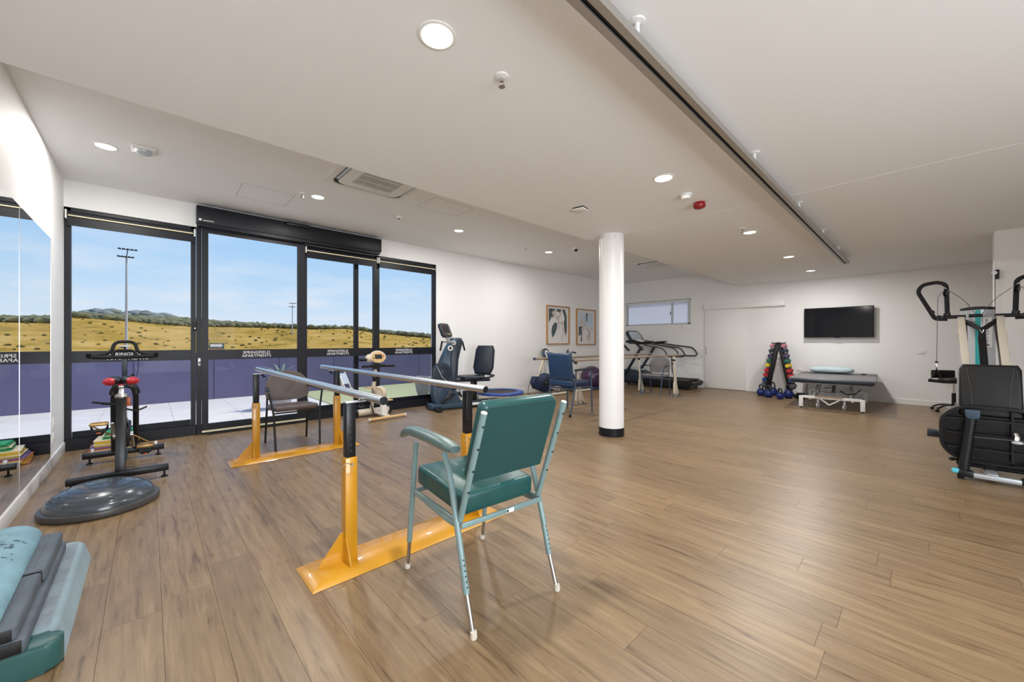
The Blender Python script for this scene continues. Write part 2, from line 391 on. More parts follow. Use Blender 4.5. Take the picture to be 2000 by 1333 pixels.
def plank_obj(lst, kind=None):
    g = G(); ly = g.b.loops.layers.float_color.new('tone')
    for (_, _, x0, x1, a, b, tn) in lst:
        n0 = len(g.b.faces); bb(x0 + .0006, x1 - .0006, a + .0006, b - .0006, -.004, 0, g); g.b.faces.ensure_lookup_table()
        c = (tn, (tn * 7.31) % 1, (tn * 3.77) % 1, 1)
        for f in g.b.faces[n0:]:
            for l in f.loops: l[ly] = c
    return g.obj('plank', 'wood', fl, kind=kind)
near = sorted([p for p in planks if p[0]], key=lambda p: p[1])[:298]
rest = [p for p in planks if p not in near]
for p in near: plank_obj([p])
plank_obj(rest, 'stuff')

struct(bb(UL - T, UB + T, VR - T, VB, ZL, ZL + .6).obj('ceiling', 'ceil'))
o = struct(bb(UL - T, UB + T, VB, VG + T, ZU, ZU + .18).obj('ceiling', 'ceil'))
# fine plasterboard joint and hatch outlines in the ceilings
struct(bb(4.60, 4.61, -2.9, VB - .02, ZL - .0015, ZL + .01).obj('trim_1', 'trim'))
g = G()
for x0, x1, y0, y1 in ((.80, 1.35, 5.45, 6.0), (2.68, 3.3, 4.3, 4.75)):
    for a in ((x0, x1, y0, y0 + .004), (x0, x1, y1, y1 + .004), (x0, x0 + .004, y0, y1), (x1, x1 + .004, y0, y1)): bb(*a, ZU - .001, ZU + .004, g)
struct(g.obj('trim_2', mat('hatch_gap', (.30, .30, .29), .8)))
g = G(); bb(UL - T, UL, -.9, VG + T, 0, ZU, g); bb(UL - T, UL, VR - T, -2.9, 0, ZU, g); bb(UL - T, UL, -2.9, -.9, 0, .15, g); bb(UL - T, UL, -2.9, -.9, 2.45, ZU, g)
struct(g.obj('wall_left', 'wall'))
g = G()
for y in (-2.9, -.96): bb(UL - .12, UL - .06, y, y + .06, .15, 2.45, g)
bb(UL - .12, UL - .06, -2.9, -.9, .15, .21, g); bb(UL - .12, UL - .06, -2.9, -.9, 2.39, 2.45, g)
w6 = struct(g.obj('added_window_6', 'frame')); bb(UL - .1, UL - .094, -2.84, -.96, .21, 2.39).obj('glass_pane', 'glass', w6)  # invented window out of view, added to go with the side fill lamp
g = G(); bb(UL, 4.22, VG, VG + T, 2.81, ZU, g); bb(4.22, UB, VG, VG + T, 0, ZU, g); struct(g.obj('wall_window', 'wall'))
# back wall with the high window opening
WV0, WV1, WZ0, WZ1 = 4.507, 6.538, 1.76, 2.49
g = G(); bb(UB, UB + T, VR - T, WV0, 0, ZU, g); bb(UB, UB + T, WV1, VG + T, 0, ZU, g); bb(UB, UB + T, WV0, WV1, 0, WZ0, g); bb(UB, UB + T, WV0, WV1, WZ1, ZU, g)
struct(g.obj('wall_back', 'wall'))
g = G(); bb(UL - T, -.6, VR - T, VR, 0, ZL, g); bb(3.1, UB + T, VR - T, VR, 0, ZL, g); bb(-.6, 3.1, VR - T, VR, 0, .15, g); bb(-.6, 3.1, VR - T, VR, 2.45, ZL, g)
struct(g.obj('wall_rear', 'wall'))
g = G()
for x in (-.6, 1.22, 3.04): bb(x, x + .06, VR - .12, VR - .06, .15, 2.45, g)
bb(-.6, 3.1, VR - .12, VR - .06, .15, .21, g); bb(-.6, 3.1, VR - .12, VR - .06, 2.39, 2.45, g)
w5 = struct(g.obj('added_window_5', 'frame')); bb(-.54, 3.04, VR - .1, VR - .094, .21, 2.39).obj('glass_pane', 'glass', w5)  # invented window out of view, added to go with the rear fill lamp
struct(bb(8.0, 8.2, VR, -.63, 0, ZL).obj('wall_right', 'wall'))
# baseboards
struct(bb(UL, UL + .014, VR, VG - .02, 0, .115, bev=.003).obj('baseboard_left', 'trim'))
struct(bb(4.30, UB - .01, VG - .014, VG, 0, .10).obj('baseboard_window', 'trim'))
g = G(); bb(UB - .014, UB, VR, 2.27, 0, .10, g); bb(UB - .014, UB, 4.13, VG, 0, .10, g); struct(g.obj('baseboard_back', 'trim'))
struct(bb(7.986, 8.0, VR, -.63, 0, .10).obj('baseboard_right', 'trim'))

# ------------------------------------------------ glazed wall
FY = VG + .02
LETTERS = 'SPRINGFIELD\nAPARTMENTS'
def lettering(cx, parent, yf, w=.36):
    text(LETTERS, .055, frame_m((cx, yf - .0015, 1.083), (1, 0, 0), (0, 0, 1)), 'letter', parent, depth=.0008, line=.88, width=w)
def pane(x0, x1, z0, z1, par, y=FY + .03): bb(x0, x1, y, y + .006, z0, z1).obj('glass_pane', 'glass', par)
def fixed_window(name, x0, x1, st=.05, letter=None, blind=True, zt=2.81):
    g = G(); bb(x0, x0 + st, FY, FY + .08, 0, zt, g); bb(x1 - st, x1, FY, FY + .08, 0, zt, g); bb(x0, x1, FY, FY + .08, zt - .06, zt, g)
    bb(x0, x1, FY - .02, FY + .1, 0, .13, g)
    w = struct(g.obj(name, 'frame'))
    bb(x0 + st, x1 - st, FY + .01, FY + .07, 1.015, 1.15).obj('mid_rail', 'frame', w)
    bb(x0 + st, x1 - st, FY + .09, FY + .12, .13, .20).obj('sill', 'frame', w)
    pane(x0 + st, x1 - st, .13, 1.015, w); pane(x0 + st, x1 - st, 1.15, zt - .06, w)
    if letter: lettering(letter, w, FY + .01)
    return w
def blind(x0, x1, label):
    b = thing('roller_blind', label, 'blind', ((x0 + x1) / 2, VG - .02, 2.70), group='roller blinds over the glazing')
    L = x1 - x0
    G().tube([(-L / 2 + .02, 0, .03), (L / 2 - .02, 0, .03)], .034, 16).obj('roll', 'framed', b)
    G().box((0, -.005, -.055), (L - .04, .008, .10)).obj('fabric', 'framed', b)
    G().box((0, -.02, .008), (L - .05, .02, .016), bev=.003).obj('gap_light_bar', 'strip', b)  # cream bar imitates light showing through the gap at the blind
    for s in (-1, 1): G().box((s * (L / 2 - .01), .0, .02), (.015, .07, .10), bev=.004).obj('bracket', 'whitep', b)
    return b
w1 = fixed_window('window_1', UL + .002, .462, letter=-.19)
blind(UL + .01, .455, 'dark roller blind rolled up over the far-left window beside the mirror wall')
# operator cover above the sliding door
pel = thing('door_operator', 'long black automatic door operator box above the sliding glass door', 'door operator', (1.73, VG - .08, 2.96))
G().box((0, 0, 0), (2.54, .15, .225), bev=.004).obj('cover', 'framed', pel)
G().box((-.06, -.09, .085), (.34, .04, .05), bev=.01).obj('motion_sensor', 'black', pel)
G().box((0, -.01, -.135), (2.50, .10, .045)).obj('track', 'framed', pel)
G().box((-1.235, -.076, -.075), (.028, .002, .028)).obj('emblem', 'letter', pel)
for _i in range(9): bb(-1.205 + _i * .013, -1.205 + _i * .013 + .009, -.0772, -.0755, -.086, -.074).obj('wordmark_stroke', 'letter', pel)
# sliding leaf
DY = VG - .045
x0, x1 = .47, 1.79
g = G(); bb(x0, x0 + .05, VG + .0, VG + .09, 0, 2.85, g); bb(x0 + .052, x0 + .12, DY, DY + .05, .02, 2.84, g); bb(x1 - .10, x1, DY, DY + .05, .02, 2.84, g); bb(x0 + .12, x1 - .1, DY, DY + .05, 2.75, 2.84, g)
bb(x0 + .12, x1 - .1, DY, DY + .05, .02, .14, g)
d1 = struct(g.obj('door_1', 'frame'))
bb(x0 + .12, x1 - .1, DY + .005, DY + .045, 1.015, 1.15).obj('mid_rail', 'frame', d1)
pane(x0 + .12, x1 - .1, .14, 1.015, d1, DY + .022); pane(x0 + .12, x1 - .1, 1.15, 2.75, d1, DY + .022)
lettering(1.15, d1, DY + .005)
bb(x0 + .10, 1.82, DY - .06, DY + .02, .0, .018).obj('threshold', 'framed', d1)
bb(x0 + .05, 1.80, DY - .004, DY - .001, .03, .055).obj('seal_strip', 'strip', d1)
G().box((x0 + .028, VG - .004, .985), (.035, .012, .11), bev=.003).obj('lock_plate', 'steel', d1)
G().lathe([(0, .01), (.012, .01), (.012, 0)], (x0 + .028, VG - .008, .98), (0, -1, 0)).obj('keyhole', 'black', d1)
# small direction sign on the leaf
s = thing('door_sign', 'small dark teal sign with a pale arrow on the sliding door glass', 'sign', (.68, DY - .002, 1.197))
G().box((0, 0, 0), (.165, .004, .088)).obj('panel', 'signteal', s)
G().prism([(-.07, -.018), (.035, -.018), (.035, -.03), (.07, .0), (.035, .03), (.035, .018), (-.07, .018)], (0, -.003, .012), (1, 0, 0), (0, 0, 1), .002).obj('arrow', 'arrow', s)
G().box((0, -.003, -.035), (.13, .002, .006)).obj('caption_line', 'orange', s)
w2 = fixed_window('window_2', 1.79, 2.99, letter=2.32, zt=2.80)
bb(2.63, 2.70, FY + .1, FY + .16, .02, 2.75).obj('outer_stile', 'frame', w2)
blind(1.80, 2.985, 'dark roller blind rolled up between the sliding door and the last window')
w3 = fixed_window('window_3', 2.99, 4.22, letter=3.525)
blind(3.0, 4.20, 'dark roller blind rolled up over the right-hand window beside the white wall')
# wall call button on the left jamb
c = thing('push_plate', 'narrow black push plate on the jamb left of the sliding door', 'push button', (.45, VG - .012, 1.47))
G().box((0, 0, 0), (.03, .02, .13), bev=.005).obj('plate', 'black', c); G().lathe([(0, .012), (.009, .012), (.009, 0)], (0, -.01, -.03), (0, -1, 0), n=12).obj('button', 'whitep', c)

# ------------------------------------------------ mirrors on the left wall
for i, (v0, v1, lab) in enumerate(((4.61, 5.866, 'tall frameless wall mirror, the pane nearest the windows'), (3.352, 4.606, 'tall frameless wall mirror with its far edge at the visible seam, nearer the step stack'))):
    m_ = thing('wall_mirror', lab, 'mirror', (UL, (v0 + v1) / 2, 1.2), group='mirror panes on the left wall')
    bb(.001, .007, (v0 - v1) / 2, (v1 - v0) / 2, -1.07, 1.075).obj('mirror_glass', 'mirror', m_)
    bb(.0072, .0085, (v1 - v0) / 2 - .003, (v1 - v0) / 2, -1.07, 1.075).obj('polished_edge', 'chrome', m_)
def outlet(loc, rz, label, w=.115, h=.072, sw=0, group=None, plug=None):
    o = thing('wall_plate', label, 'power outlet' if not sw else 'switch', loc, rz, group)  # local: -y faces the room
    G().box((0, -.004, 0), (w, .008, h), bev=.002).obj('plate', 'whitep', o)
    for dx in ((-.028, .028) if not sw else (0,)):
        G().box((dx, -.009, .012 if not sw else 0), (.014, .005, .02), bev=.001).obj('rocker', 'trim', o)
    if plug: G().box((plug, -.03, -.008), (.04, .05, .04), bev=.008).obj('plug', 'black', o)
    return o
outlet((UL, 6.03, .43), R(90), 'upper white wall plate between the mirror and the corner', .072, .115, 1)
outlet((UL, 6.03, .29), R(90), 'lower white wall plate just above the baseboard by the corner', .072, .115, 1)
outlet((UB, .04, 1.05), R(-90), 'white switch plate on the back wall left of the cable machine', .12, .075, 1)
outlet((UB, 4.96, .63), R(-90), 'white power outlet with a black plug on the wall beside the treadmill', plug=-.02)
outlet((UB, 4.19, 1.06), R(-90), 'small white switch plate left of the sliding door handle', .05, .08, 1)
outlet((UB, 2.0, .60), R(-90), 'white power outlet between the dumbbell rack and the treatment table', plug=.0)

# ------------------------------------------------ back wall: sliding door, window
dr = struct(bb(UB - .045, UB - .008, 3.13, 4.106, .01, 2.13, bev=.003).obj('door_2', 'trim'))
G().tube(fillet([(UB - .045, 4.06, 1.13), (UB - .08, 4.06, 1.13), (UB - .08, 4.06, .92), (UB - .045, 4.06, .92)], .012), .007, 10).obj('door_handle', 'steel', dr)
struct(bb(UB - .09, UB, 2.27, 4.13, 2.13, 2.27, bev=.004).obj('trim_3', 'trim'))
w4 = struct(bb(UB + .05, UB + .1, WV0, WV1, WZ0, WZ0 + .04).obj('window_4', 'silver'))
g = G(); bb(UB + .05, UB + .1, WV0, WV0 + .1, WZ0, WZ1, g); bb(UB + .05, UB + .1, WV1 - .05, WV1, WZ0, WZ1, g); bb(UB + .05, UB + .1, WV0, WV1, WZ1 - .05, WZ1, g); bb(UB + .045, UB + .09, 5.03, 5.08, WZ0, WZ1, g)
g.obj('window_frame', 'silver', w4)
bb(UB + .075, UB + .081, WV0 + .1, 5.03, WZ0 + .04, WZ1 - .05).obj('glass_pane', 'frost', w4); bb(UB + .075, UB + .081, 5.08, WV1 - .05, WZ0 + .04, WZ1 - .05).obj('glass_pane', 'frost', w4)
G().box((UB + .04, 5.10, 2.1), (.02, .02, .08), bev=.004).obj('latch', 'slated', w4)
G().tube([(UB + .03, WV0 + .02, WZ1 - .045), (UB + .03, WV1 - .02, WZ1 - .045)], .03, 14).obj('blind_roll', 'whitep', w4)
bb(UB - .005, UB + .05, WV0, WV1, WZ0 - .02, WZ0 + .004).obj('window_sill', 'trim', w4)
g = thing('blind_cord', 'tangled white blind cord lying on the sill of the high window', 'cord', (UB - .02, 4.75, 1.79))
G().tube([(0, .1, 0), (-.01, .03, .02), (-.01, 0, -.01), (-.02, -.03, -.09), (-.02, -.06, -.17), (-.02, -.01, -.1), (-.02, .05, -.03), (0, .0, .01), (0, -.18, .01)], .005, 6).obj('cord', 'whitep', g)
# column
cl = struct(G().lathe([(0, 0), (.163, 0), (.163, ZL), (0, ZL)], (4.575, 2.90, 0), n=48).obj('trim_4', 'trim'))
G().lathe([(.164, .001), (.168, .001), (.168, .11), (.164, .112)], (4.575, 2.90, 0), n=48).obj('column_skirting', 'framed', cl)
G().tube([(4.47, 2.785, 2.69), (4.462, 2.776, 2.66), (4.466, 2.772, 2.63), (4.474, 2.765, 2.66)], .004, 6).obj('hook', 'trim', cl)

# ------------------------------------------------ ceiling fittings
def downlight(u, v, z, label):
    t = thing('downlight', label, 'light', (u, v, z), group='recessed downlights')
    G().lathe([(.074, 0), (.088, 0), (.088, -.004), (.076, -.007), (.070, -.002), (.070, .0)], n=32).obj('trim_ring', 'whitep', t)
    G().lathe([(0, -.001), (.072, -.001), (.072, -.0005), (0, -.0005)], n=32).obj('diffuser', 'lamp', t)
    l = bpy.data.lights.get('downlight_lamp')
    if not l:
        l = bpy.data.lights.new('downlight_lamp', 'AREA'); l.shape = 'DISK'; l.size = .14; l.energy = DOWNLIGHT_W; l.color = (1, .975, .94)
    lo = bpy.data.objects.new('lamp', l); COL.objects.link(lo); lo.parent = t; lo.location = (0, 0, -.012)
for u, lab in ((.987, 'large round downlight in the lower ceiling nearest the camera'), (3.297, 'second downlight along the lower ceiling, just before the smoke detector'), (5.76, 'third downlight along the lower ceiling, next to a sprinkler'), (7.9, 'fourth downlight along the lower ceiling, before the last one'), (9.77, 'smallest, farthest downlight of the lower ceiling near the back wall')):
    downlight(u, 1.565, ZL, lab)
for u, lab in ((-.301, 'downlight in the raised ceiling nearest the mirror wall'), (1.581, 'downlight between the ceiling hatch and the air conditioner'), (3.78, 'downlight in the raised ceiling beyond the large air conditioner'), (6.043, 'downlight in the raised ceiling just left of the column')):
    downlight(u, 5.325, ZU, lab)
downlight(.987, -1.7, ZL, 'added unseen downlight in the lower ceiling behind the camera')  # invented fitting out of view, adds light from behind the camera
def sprinkler(u, v, z, label):
    t = thing('sprinkler_head', label, 'sprinkler', (u, v, z), group='fire sprinklers')
    G().lathe([(0, 0), (.038, 0), (.036, -.006), (.016, -.012), (.0, -.012)], n=20).obj('rosette', 'whitep', t)
    G().lathe([(.010, -.01), (.010, -.03), (.0, -.03)], n=12).obj('nozzle', 'steel', t)
    G().tube([(.010, 0, -.028), (.016, 0, -.04), (.004, 0, -.055)], .0025, 6).tube([(-.010, 0, -.028), (-.016, 0, -.04), (-.004, 0, -.055)], .0025, 6).obj('yoke', 'steel', t)
    G().lathe([(0, -.055), (.018, -.055), (.018, -.058), (0, -.058)], n=16).obj('deflector', 'steel', t)
for u, v, z, lab in ((1.394, 1.565, ZL, 'chrome sprinkler head beside the nearest large downlight'), (5.48, 1.572, ZL, 'small sprinkler head beside the third downlight of the lower ceiling'), (1.393, 5.312, ZU, 'sprinkler head beside the ceiling hatch outline'), (5.42, 5.37, ZU, 'sprinkler head left of the downlight nearest the column'), (9.0, 5.35, ZU, 'tiny sprinkler head right of the column near the far air conditioner')):
    sprinkler(u, v, z, lab)
t = thing('smoke_detector', 'round white smoke detector beside the red alarm', 'smoke detector', (3.823, 1.588, ZL))
G().lathe([(0, 0), (.055, 0), (.055, -.014), (0, -.014)], n=28).obj('base', 'whitep', t); G().lathe([(.046, -.014), (.046, -.03), (.034, -.045), (0, -.048)], n=28).obj('sensor_dome', 'whitep', t)
t = thing('fire_alarm', 'round dark red fire alarm sounder on the ceiling', 'fire alarm', (4.149, 1.587, ZL))
G().lathe([(0, 0), (.052, 0), (.052, -.02), (0, -.02)], n=28).obj('base', 'redl', t); G().lathe([(.056, -.02), (.06, -.028), (.055, -.05), (.035, -.062), (0, -.064)], n=28).obj('sounder', 'redl', t)
t = thing('ceiling_speaker', 'flat square white ceiling box left of the column', 'speaker', (3.39, 2.53, ZL), R(10))
G().box((0, 0, -.006), (.12, .12, .012)).obj('backing', 'black', t); G().box((0, 0, -.02), (.125, .125, .016), bev=.004).obj('cover', 'whitep', t)
t = thing('motion_detector', 'white square detector with a round lens beside the left downlight', 'detector', (-.036, 5.144, ZU))
G().box((0, 0, -.012), (.17, .17, .022), bev=.004).obj('base', 'whitep', t); G().lathe([(.065, -.022), (.06, -.045), (.04, -.055), (0, -.058)], n=28).obj('lens', 'silver', t)
t = thing('dome_camera', 'small white ceiling camera left of the column top', 'camera', (6.17, 4.73, ZU))
G().lathe([(0, 0), (.06, 0), (.055, -.03), (0, -.03)], n=24).obj('base', 'whitep', t); G().ell((-.01, -.02, -.04), (.035, .035, .035), 16, 10).obj('lens', 'black', t)
t = thing('exit_sensor', 'tiny white dome on the raised ceiling between two downlights', 'sensor', (2.70, 5.327, ZU))
G().lathe([(0, 0), (.045, 0), (.045, -.01), (.03, -.03), (0, -.034)], n=24).obj('dome', 'whitep', t); G().lathe([(.018, -.028), (.014, -.04), (0, -.042)], n=16).obj('lens', 'dgrey', t)
def aircon(u, v, label):
    t = thing('ceiling_air_conditioner', label, 'air conditioner', (u, v, ZU), group='ceiling cassette air conditioners')
    G().box((0, 0, -.006), (.95, .95, .012)).obj('panel', 'whitep', t)
    def rr(w, r, n=6):
        p = []
        for cx, cy, a in ((w - r, w - r, 0), (-w + r, w - r, 90), (-w + r, -w + r, 180), (w - r, -w + r, 270)):
            for i in range(n + 1): an = R(a + 90 * i / n); p.append((cx + r * math.cos(an), cy + r * math.sin(an)))
        return p
    G().prism(rr(.405, .10), (0, 0, -.014), (1, 0, 0), (0, 1, 0), .006).obj('outlet_recess', 'black', t)
    G().prism(rr(.36, .08), (0, 0, -.022), (1, 0, 0), (0, 1, 0), .014, bev=.003).obj('fascia', 'whitep', t)
    for sx, sy in ((1, 0), (-1, 0), (0, 1), (0, -1)):
        G().box((sx * .383, sy * .383, -.020), (.03 if sx else .52, .03 if sy else .52, .004), rot=(R(18) * sy, -R(18) * sx, 0)).obj('air_vane', 'silver' if sx else 'whitep', t)
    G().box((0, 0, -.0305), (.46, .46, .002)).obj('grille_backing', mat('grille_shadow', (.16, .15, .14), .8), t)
    g = G()
    for i in range(29): g.box((-.224 + i * .016, 0, -.034), (.006, .46, .006))
    for y in (-.23, -.077, .077, .23): g.box((0, y, -.0345), (.47, .010, .008))
    g.obj('grille', 'whitep', t, kind='stuff')
aircon(1.93, 4.26, 'square ceiling air conditioner partly hidden by the bulkhead edge over the glass doors')
aircon(8.86, 4.28, 'far square ceiling air conditioner seen just right of the column')
# hoist rail
t = thing('ceiling_track', 'long grey aluminium track hung across the lower ceiling', 'ceiling track', (0, .905, 0))
a0, a1 = -.70, 8.66
g = G(); prof = [(-.045, 0), (-.012, 0), (-.012, .012), (-.03, .012), (-.03, .045), (.03, .045), (.03, .012), (.012, .012), (.012, 0), (.045, 0), (.045, .04), (.028, .07), (-.028, .07), (-.045, .04)]
g.prism(prof, ((a0 + a1) / 2, 0, 2.585), (0, 1, 0), (0, 0, 1), a1 - a0).obj('rail', 'alu', t, ang=20)
bb(a0, a1 - .01, -.028, .028, 2.60, 2.606).obj('slot', 'black', t)
G().box((a1 + .004, 0, 2.62), (.008, .085, .07)).obj('end_cap', 'whitep', t)
for x in (.2, 1.60, 3.36, 4.9, 6.3, 7.6):
    b = G().lathe([(.0, 0), (.038, 0), (.034, -.006), (.012, -.010), (.012, -.06), (0, -.06)], (x, -.022, ZL), n=20).obj('hanger', 'white', t)

# ================================================================== PARALLEL BARS (front)
pb = thing('parallel_bars', 'walking bars with steel rails and ochre yellow bases around a taupe chair', 'parallel bars', (1.243, 3.56, 0))
UA, UBB = -.414, .414
for (vb, wd) in ((-1.33, .30), (1.30, .27)):
    ht = .034; hw = .65; d = wd / 2
    g = G()
    lo = [(-hw, -d), (hw, -d), (hw, d), (-hw, d)]; hi = [(-hw + .05, -d + .05), (hw - .05, -d + .05), (hw - .05, d - .05), (-hw + .05, d - .05)]
    A = [g.b.verts.new((x, y + vb, .002)) for x, y in lo]; B = [g.b.verts.new((x, y + vb, ht)) for x, y in hi]
    g.b.faces.new(A[::-1]); g.b.faces.new(B)
    for k in range(4): g.b.faces.new((A[k], A[(k + 1) % 4], B[(k + 1) % 4], B[k]))
    g.obj('base_plate', 'yellow', pb)
    for s in (-1, 1):
        x = s * .414
        G().box((x, vb, .03 + .29), (.066, .066, .58), bev=.004).obj('lower_post', 'yellow', pb)
        ip = G().box((x, vb, .76), (.052, .052, .31), bev=.003).obj('upper_post', 'blackm', pb)
        g = G()
        for i in range(7): g.lathe([(0, .0008), (.006, .0008), (.006, 0)], (x - s * 0, vb - .026, .645 + i * .036), (0, -1, 0), n=10)
        for i in range(7): g.lathe([(0, .0008), (.006, .0008), (.006, 0)], (x - s * .026, vb, .645 + i * .036), (-s, 0, 0), n=10)
        g.obj('adjustment_holes', 'ink', ip, kind='stuff')
        # arm at the top that carries the rail
        G().box((x - s * .03, vb, .918), (.115, .045, .008), bev=.002).obj('arm', 'silver', pb)
        g = G().cyl((x - s * .068, vb, .895), (x - s * .068, vb, .925), .007, n=10)
        g.box((x - s * .068, vb, .893), (.06, .010, .010), rot=(.3, .4, .5)).box((x - s * .068, vb, .884), (.012, .05, .014), rot=(.2, .5, 0))
        g.obj('wing_knob', 'black', pb)
        g = G().cyl((x, vb - .033, .575), (x, vb - .05, .575), .007, n=10)
        g.tube(fillet([(x, vb - .05, .575), (x - .04, vb - .052, .59), (x - .06, vb - .045, .565), (x - .035, vb - .04, .545)], .01), .0018, 6)
        g.obj('locking_pin', 'steel', pb)
        if s < 0:
            G().prism([(0, 0), (-.13, 0), (-.13, .014), (-.02, .15), (0, .16)], (x - .032, vb, ht), (1, 0, 0), (0, 0, 1), .006).obj('gusset', 'yellow', pb)
        else:
            G().prism([(0, 0), (.13, 0), (.13, .014), (.02, .15), (0, .16)], (x + .032, vb, ht), (1, 0, 0), (0, 0, 1), .006).obj('gusset', 'yellow', pb)
        G().prism([(0, 0), (-.07, 0), (-.07, .012), (-.012, .12), (0, .13)], (x + .03 * s, vb - .032, ht), (0, 1, 0), (0, 0, 1), .006).obj('gusset', 'yellow', pb)
for s in (-1, 1):
    x = s * .345
    r_ = G().cyl((x, -1.62, .95), (x, 1.64, .95), .023, n=28).obj('rail', 'chrome', pb)
    for y, d in ((-1.62, -1), (1.64, 1)):
        G().lathe([(0, .004), (.020, .003), (.0225, 0), (.0225, -.01)], (x, y, .95), (0, d, 0), n=24).obj('end_cap', 'black' if d < 0 else 'silver', r_)

# ================================================================== TEAL HIGH-SEAT CHAIR  (local: +y forward, x right)
def rubber_foot(g, p): g.lathe([(0, 0), (.014, 0), (.0155, .006), (.014, .03), (.0, .03)], p, n=14)
tcx = thing('high_seat_chair', 'teal vinyl armchair with pale teal tube frame seen from behind', 'chair', (1.28, 1.634, 0), R(-4))
for s in (-1, 1):
    x = s * .245
    # front leg / rear leg sleeves with telescopic steel legs
    for nm, top, low in (('front', (x * 1.02, .215, .722), (x * 1.03, .317, .0)), ('rear', (x * 1.02, -.09, .735), (x * 1.03, -.345, 0))):
        T0 = Vector(top); L0 = Vector(low); mid = T0.lerp(L0, .78)
        pts = [T0, mid] if nm == 'front' else fillet([T0, (x * 1.02, -.150, .62), (x * 1.03, -.215, .42), mid], .12, 6)
        lg = G().tube(pts, .0145, 14).obj('leg', 'tealt', tcx)
        G().cyl(mid.lerp(T0, .05), L0 + (L0 - T0).normalized() * -.025, .0105, n=12).obj('telescopic_leg', 'steel', lg)
        g = G(); rubber_foot(g, low); g.obj('rubber_tip', 'tip', lg)
        g = G(); ref = pts[-2]; dirn = (mid - ref).normalized(); nrm = Vector((0, -1, .0))
        for i in range(6):
            p = mid - dirn * (.03 + i * .022) + Vector((0, -.0142, 0)); g.lathe([(0, .0012), (.004, .0012), (.004, 0)], p, (0, -1, 0), n=8)
        if nm == 'rear': g.obj('adjustment_holes', 'ink', lg, kind='stuff')
        else: g.b.free()
    # backrest upright sweeping forward under the seat
    up = G().tube(fillet([(x * .98, -.405, .965), (x * .98, -.235, .50), (x * .98, -.205, .425), (x * .98, -.11, .418), (x * .98, .22, .44), (x * 1.0, .26, .452)], .07, 7), .0145, 14).obj('back_upright', 'tealt', tcx)
    G().lathe([(0, .004), (.012, .003), (.0148, 0)], (x * .98, -.405, .965), (0, -.34, .94), n=14).obj('plug', 'tip', up)
    g = G()
    for i in range(4):
        f = .12 + i * .22; p = Vector((x * .98, -.405, .965)).lerp(Vector((x * .98, -.235, .50)), f) + Vector((0, -.0142, -.005)); g.lathe([(0, .003), (.005, .002), (.006, 0)], p, (0, -.94, -.34), n=10)
    g.obj('screws', 'ink', up, kind='stuff')
    # padded armrest
    g = G(); ss = []
    prof = lambda t: .026
    N = 14
    rings = []
    for i in range(N + 1):
        t = i / N; y = -.215 + t * .56; z = .775 - .0 * t - .035 * max(0, (t - .8) / .2) ** 2 + .01 * math.sin(t * PI); w = .033 * min(1, .72 + 2.2 * min(t, 1 - t) ** .8); h = .024 * min(1, .62 + 2.4 * min(t, 1 - t))
        rings.append([g.b.verts.new((s * .262 + w * (abs(math.cos(a)) ** .55) * math.copysign(1, math.cos(a)), y, z + h * (abs(math.sin(a)) ** .6) * math.copysign(1, math.sin(a)))) for a in [2 * PI * k / 18 + .01 for k in range(18)]])
    for A, B in zip(rings, rings[1:]):
        for k in range(18): g.b.faces.new((A[k], A[(k + 1) % 18], B[(k + 1) % 18], B[k]))
    g.b.faces.new(rings[0]); g.b.faces.new(rings[-1][::-1])
    g.obj('armrest', mat('greyish_teal_vinyl', S(92, 114, 112), .3, var=.1, bump=.1, bscale=160) if s < 0 else 'tealv', tcx, ang=50)  # left pad is greyer and paler than the right one
g = G().cushion((0, .035, .515), (.44, .47, .105), rot=(R(3), 0, 0), bev=.022)
st_ = g.obj('seat', 'tealv', tcx)
G().tube([(x, y, .567 + (y - .035) * .052 - (.006 if 1 else 0)) for x, y in ((-.205, -.18), (.205, -.18), (.205, .25), (-.205, .25))], .003, 6, closed=True).obj('piping', 'tealv', st_)
bk = G().cushion((0, 0, 0), (.445, .065, .395), bev=.028, m=Matrix.Translation((0, -.285, .815)) @ Matrix.Rotation(R(19.5), 4, 'X')).obj('backrest', 'tealv', tcx)
def rr_poly(w, h, r, n=5, bottom=True):
    p = []
    for cx, cy, a in ((w - r, h - r, 0), (-w + r, h - r, 90), (-w, -h, None), (w, -h, None)):
        if a is None: p.append((cx, cy)); continue
        for i in range(n + 1): an = R(a + 90 * i / n); p.append((cx + r * math.cos(an), cy + r * math.sin(an)))
    return p
mt = Matrix.Translation((0, -.285, .815)) @ Matrix.Rotation(R(19.5), 4, 'X')
g = G(); g.prism(rr_poly(.218, .187, .03), (0, -.034, -.002), (1, 0, 0), (0, 0, 1), .004); bmesh.ops.transform(g.b, matrix=mt, verts=g.b.verts)
g.obj('back_panel', mat('dark_teal_cloth', S(22, 68, 67), .75, bump=.2, bscale=400), bk)
cb = G().box((0, -.235, .432), (.49, .010, .026), bev=.003).obj('crossbar', 'tealt', tcx)
st_l = G().box((.03, -.2415, .432), (.05, .001, .020)).obj('maker_label', 'whitep', cb)
G().lathe([(0, .0006), (.008, .0006), (.008, 0)], (.014, -.242, .432), (0, -1, 0), n=14).obj('label_dot', 'stepe', cb)
for s in (-1, 1): G().tube([(s * .24, -.2, .44), (s * .245, .25, .452)], .011, 10).obj('seat_rail', 'tealt', tcx)
G().tube([(-.245, .24, .45), (.245, .24, .45)], .011, 10).obj('front_rail', 'tealt', tcx)

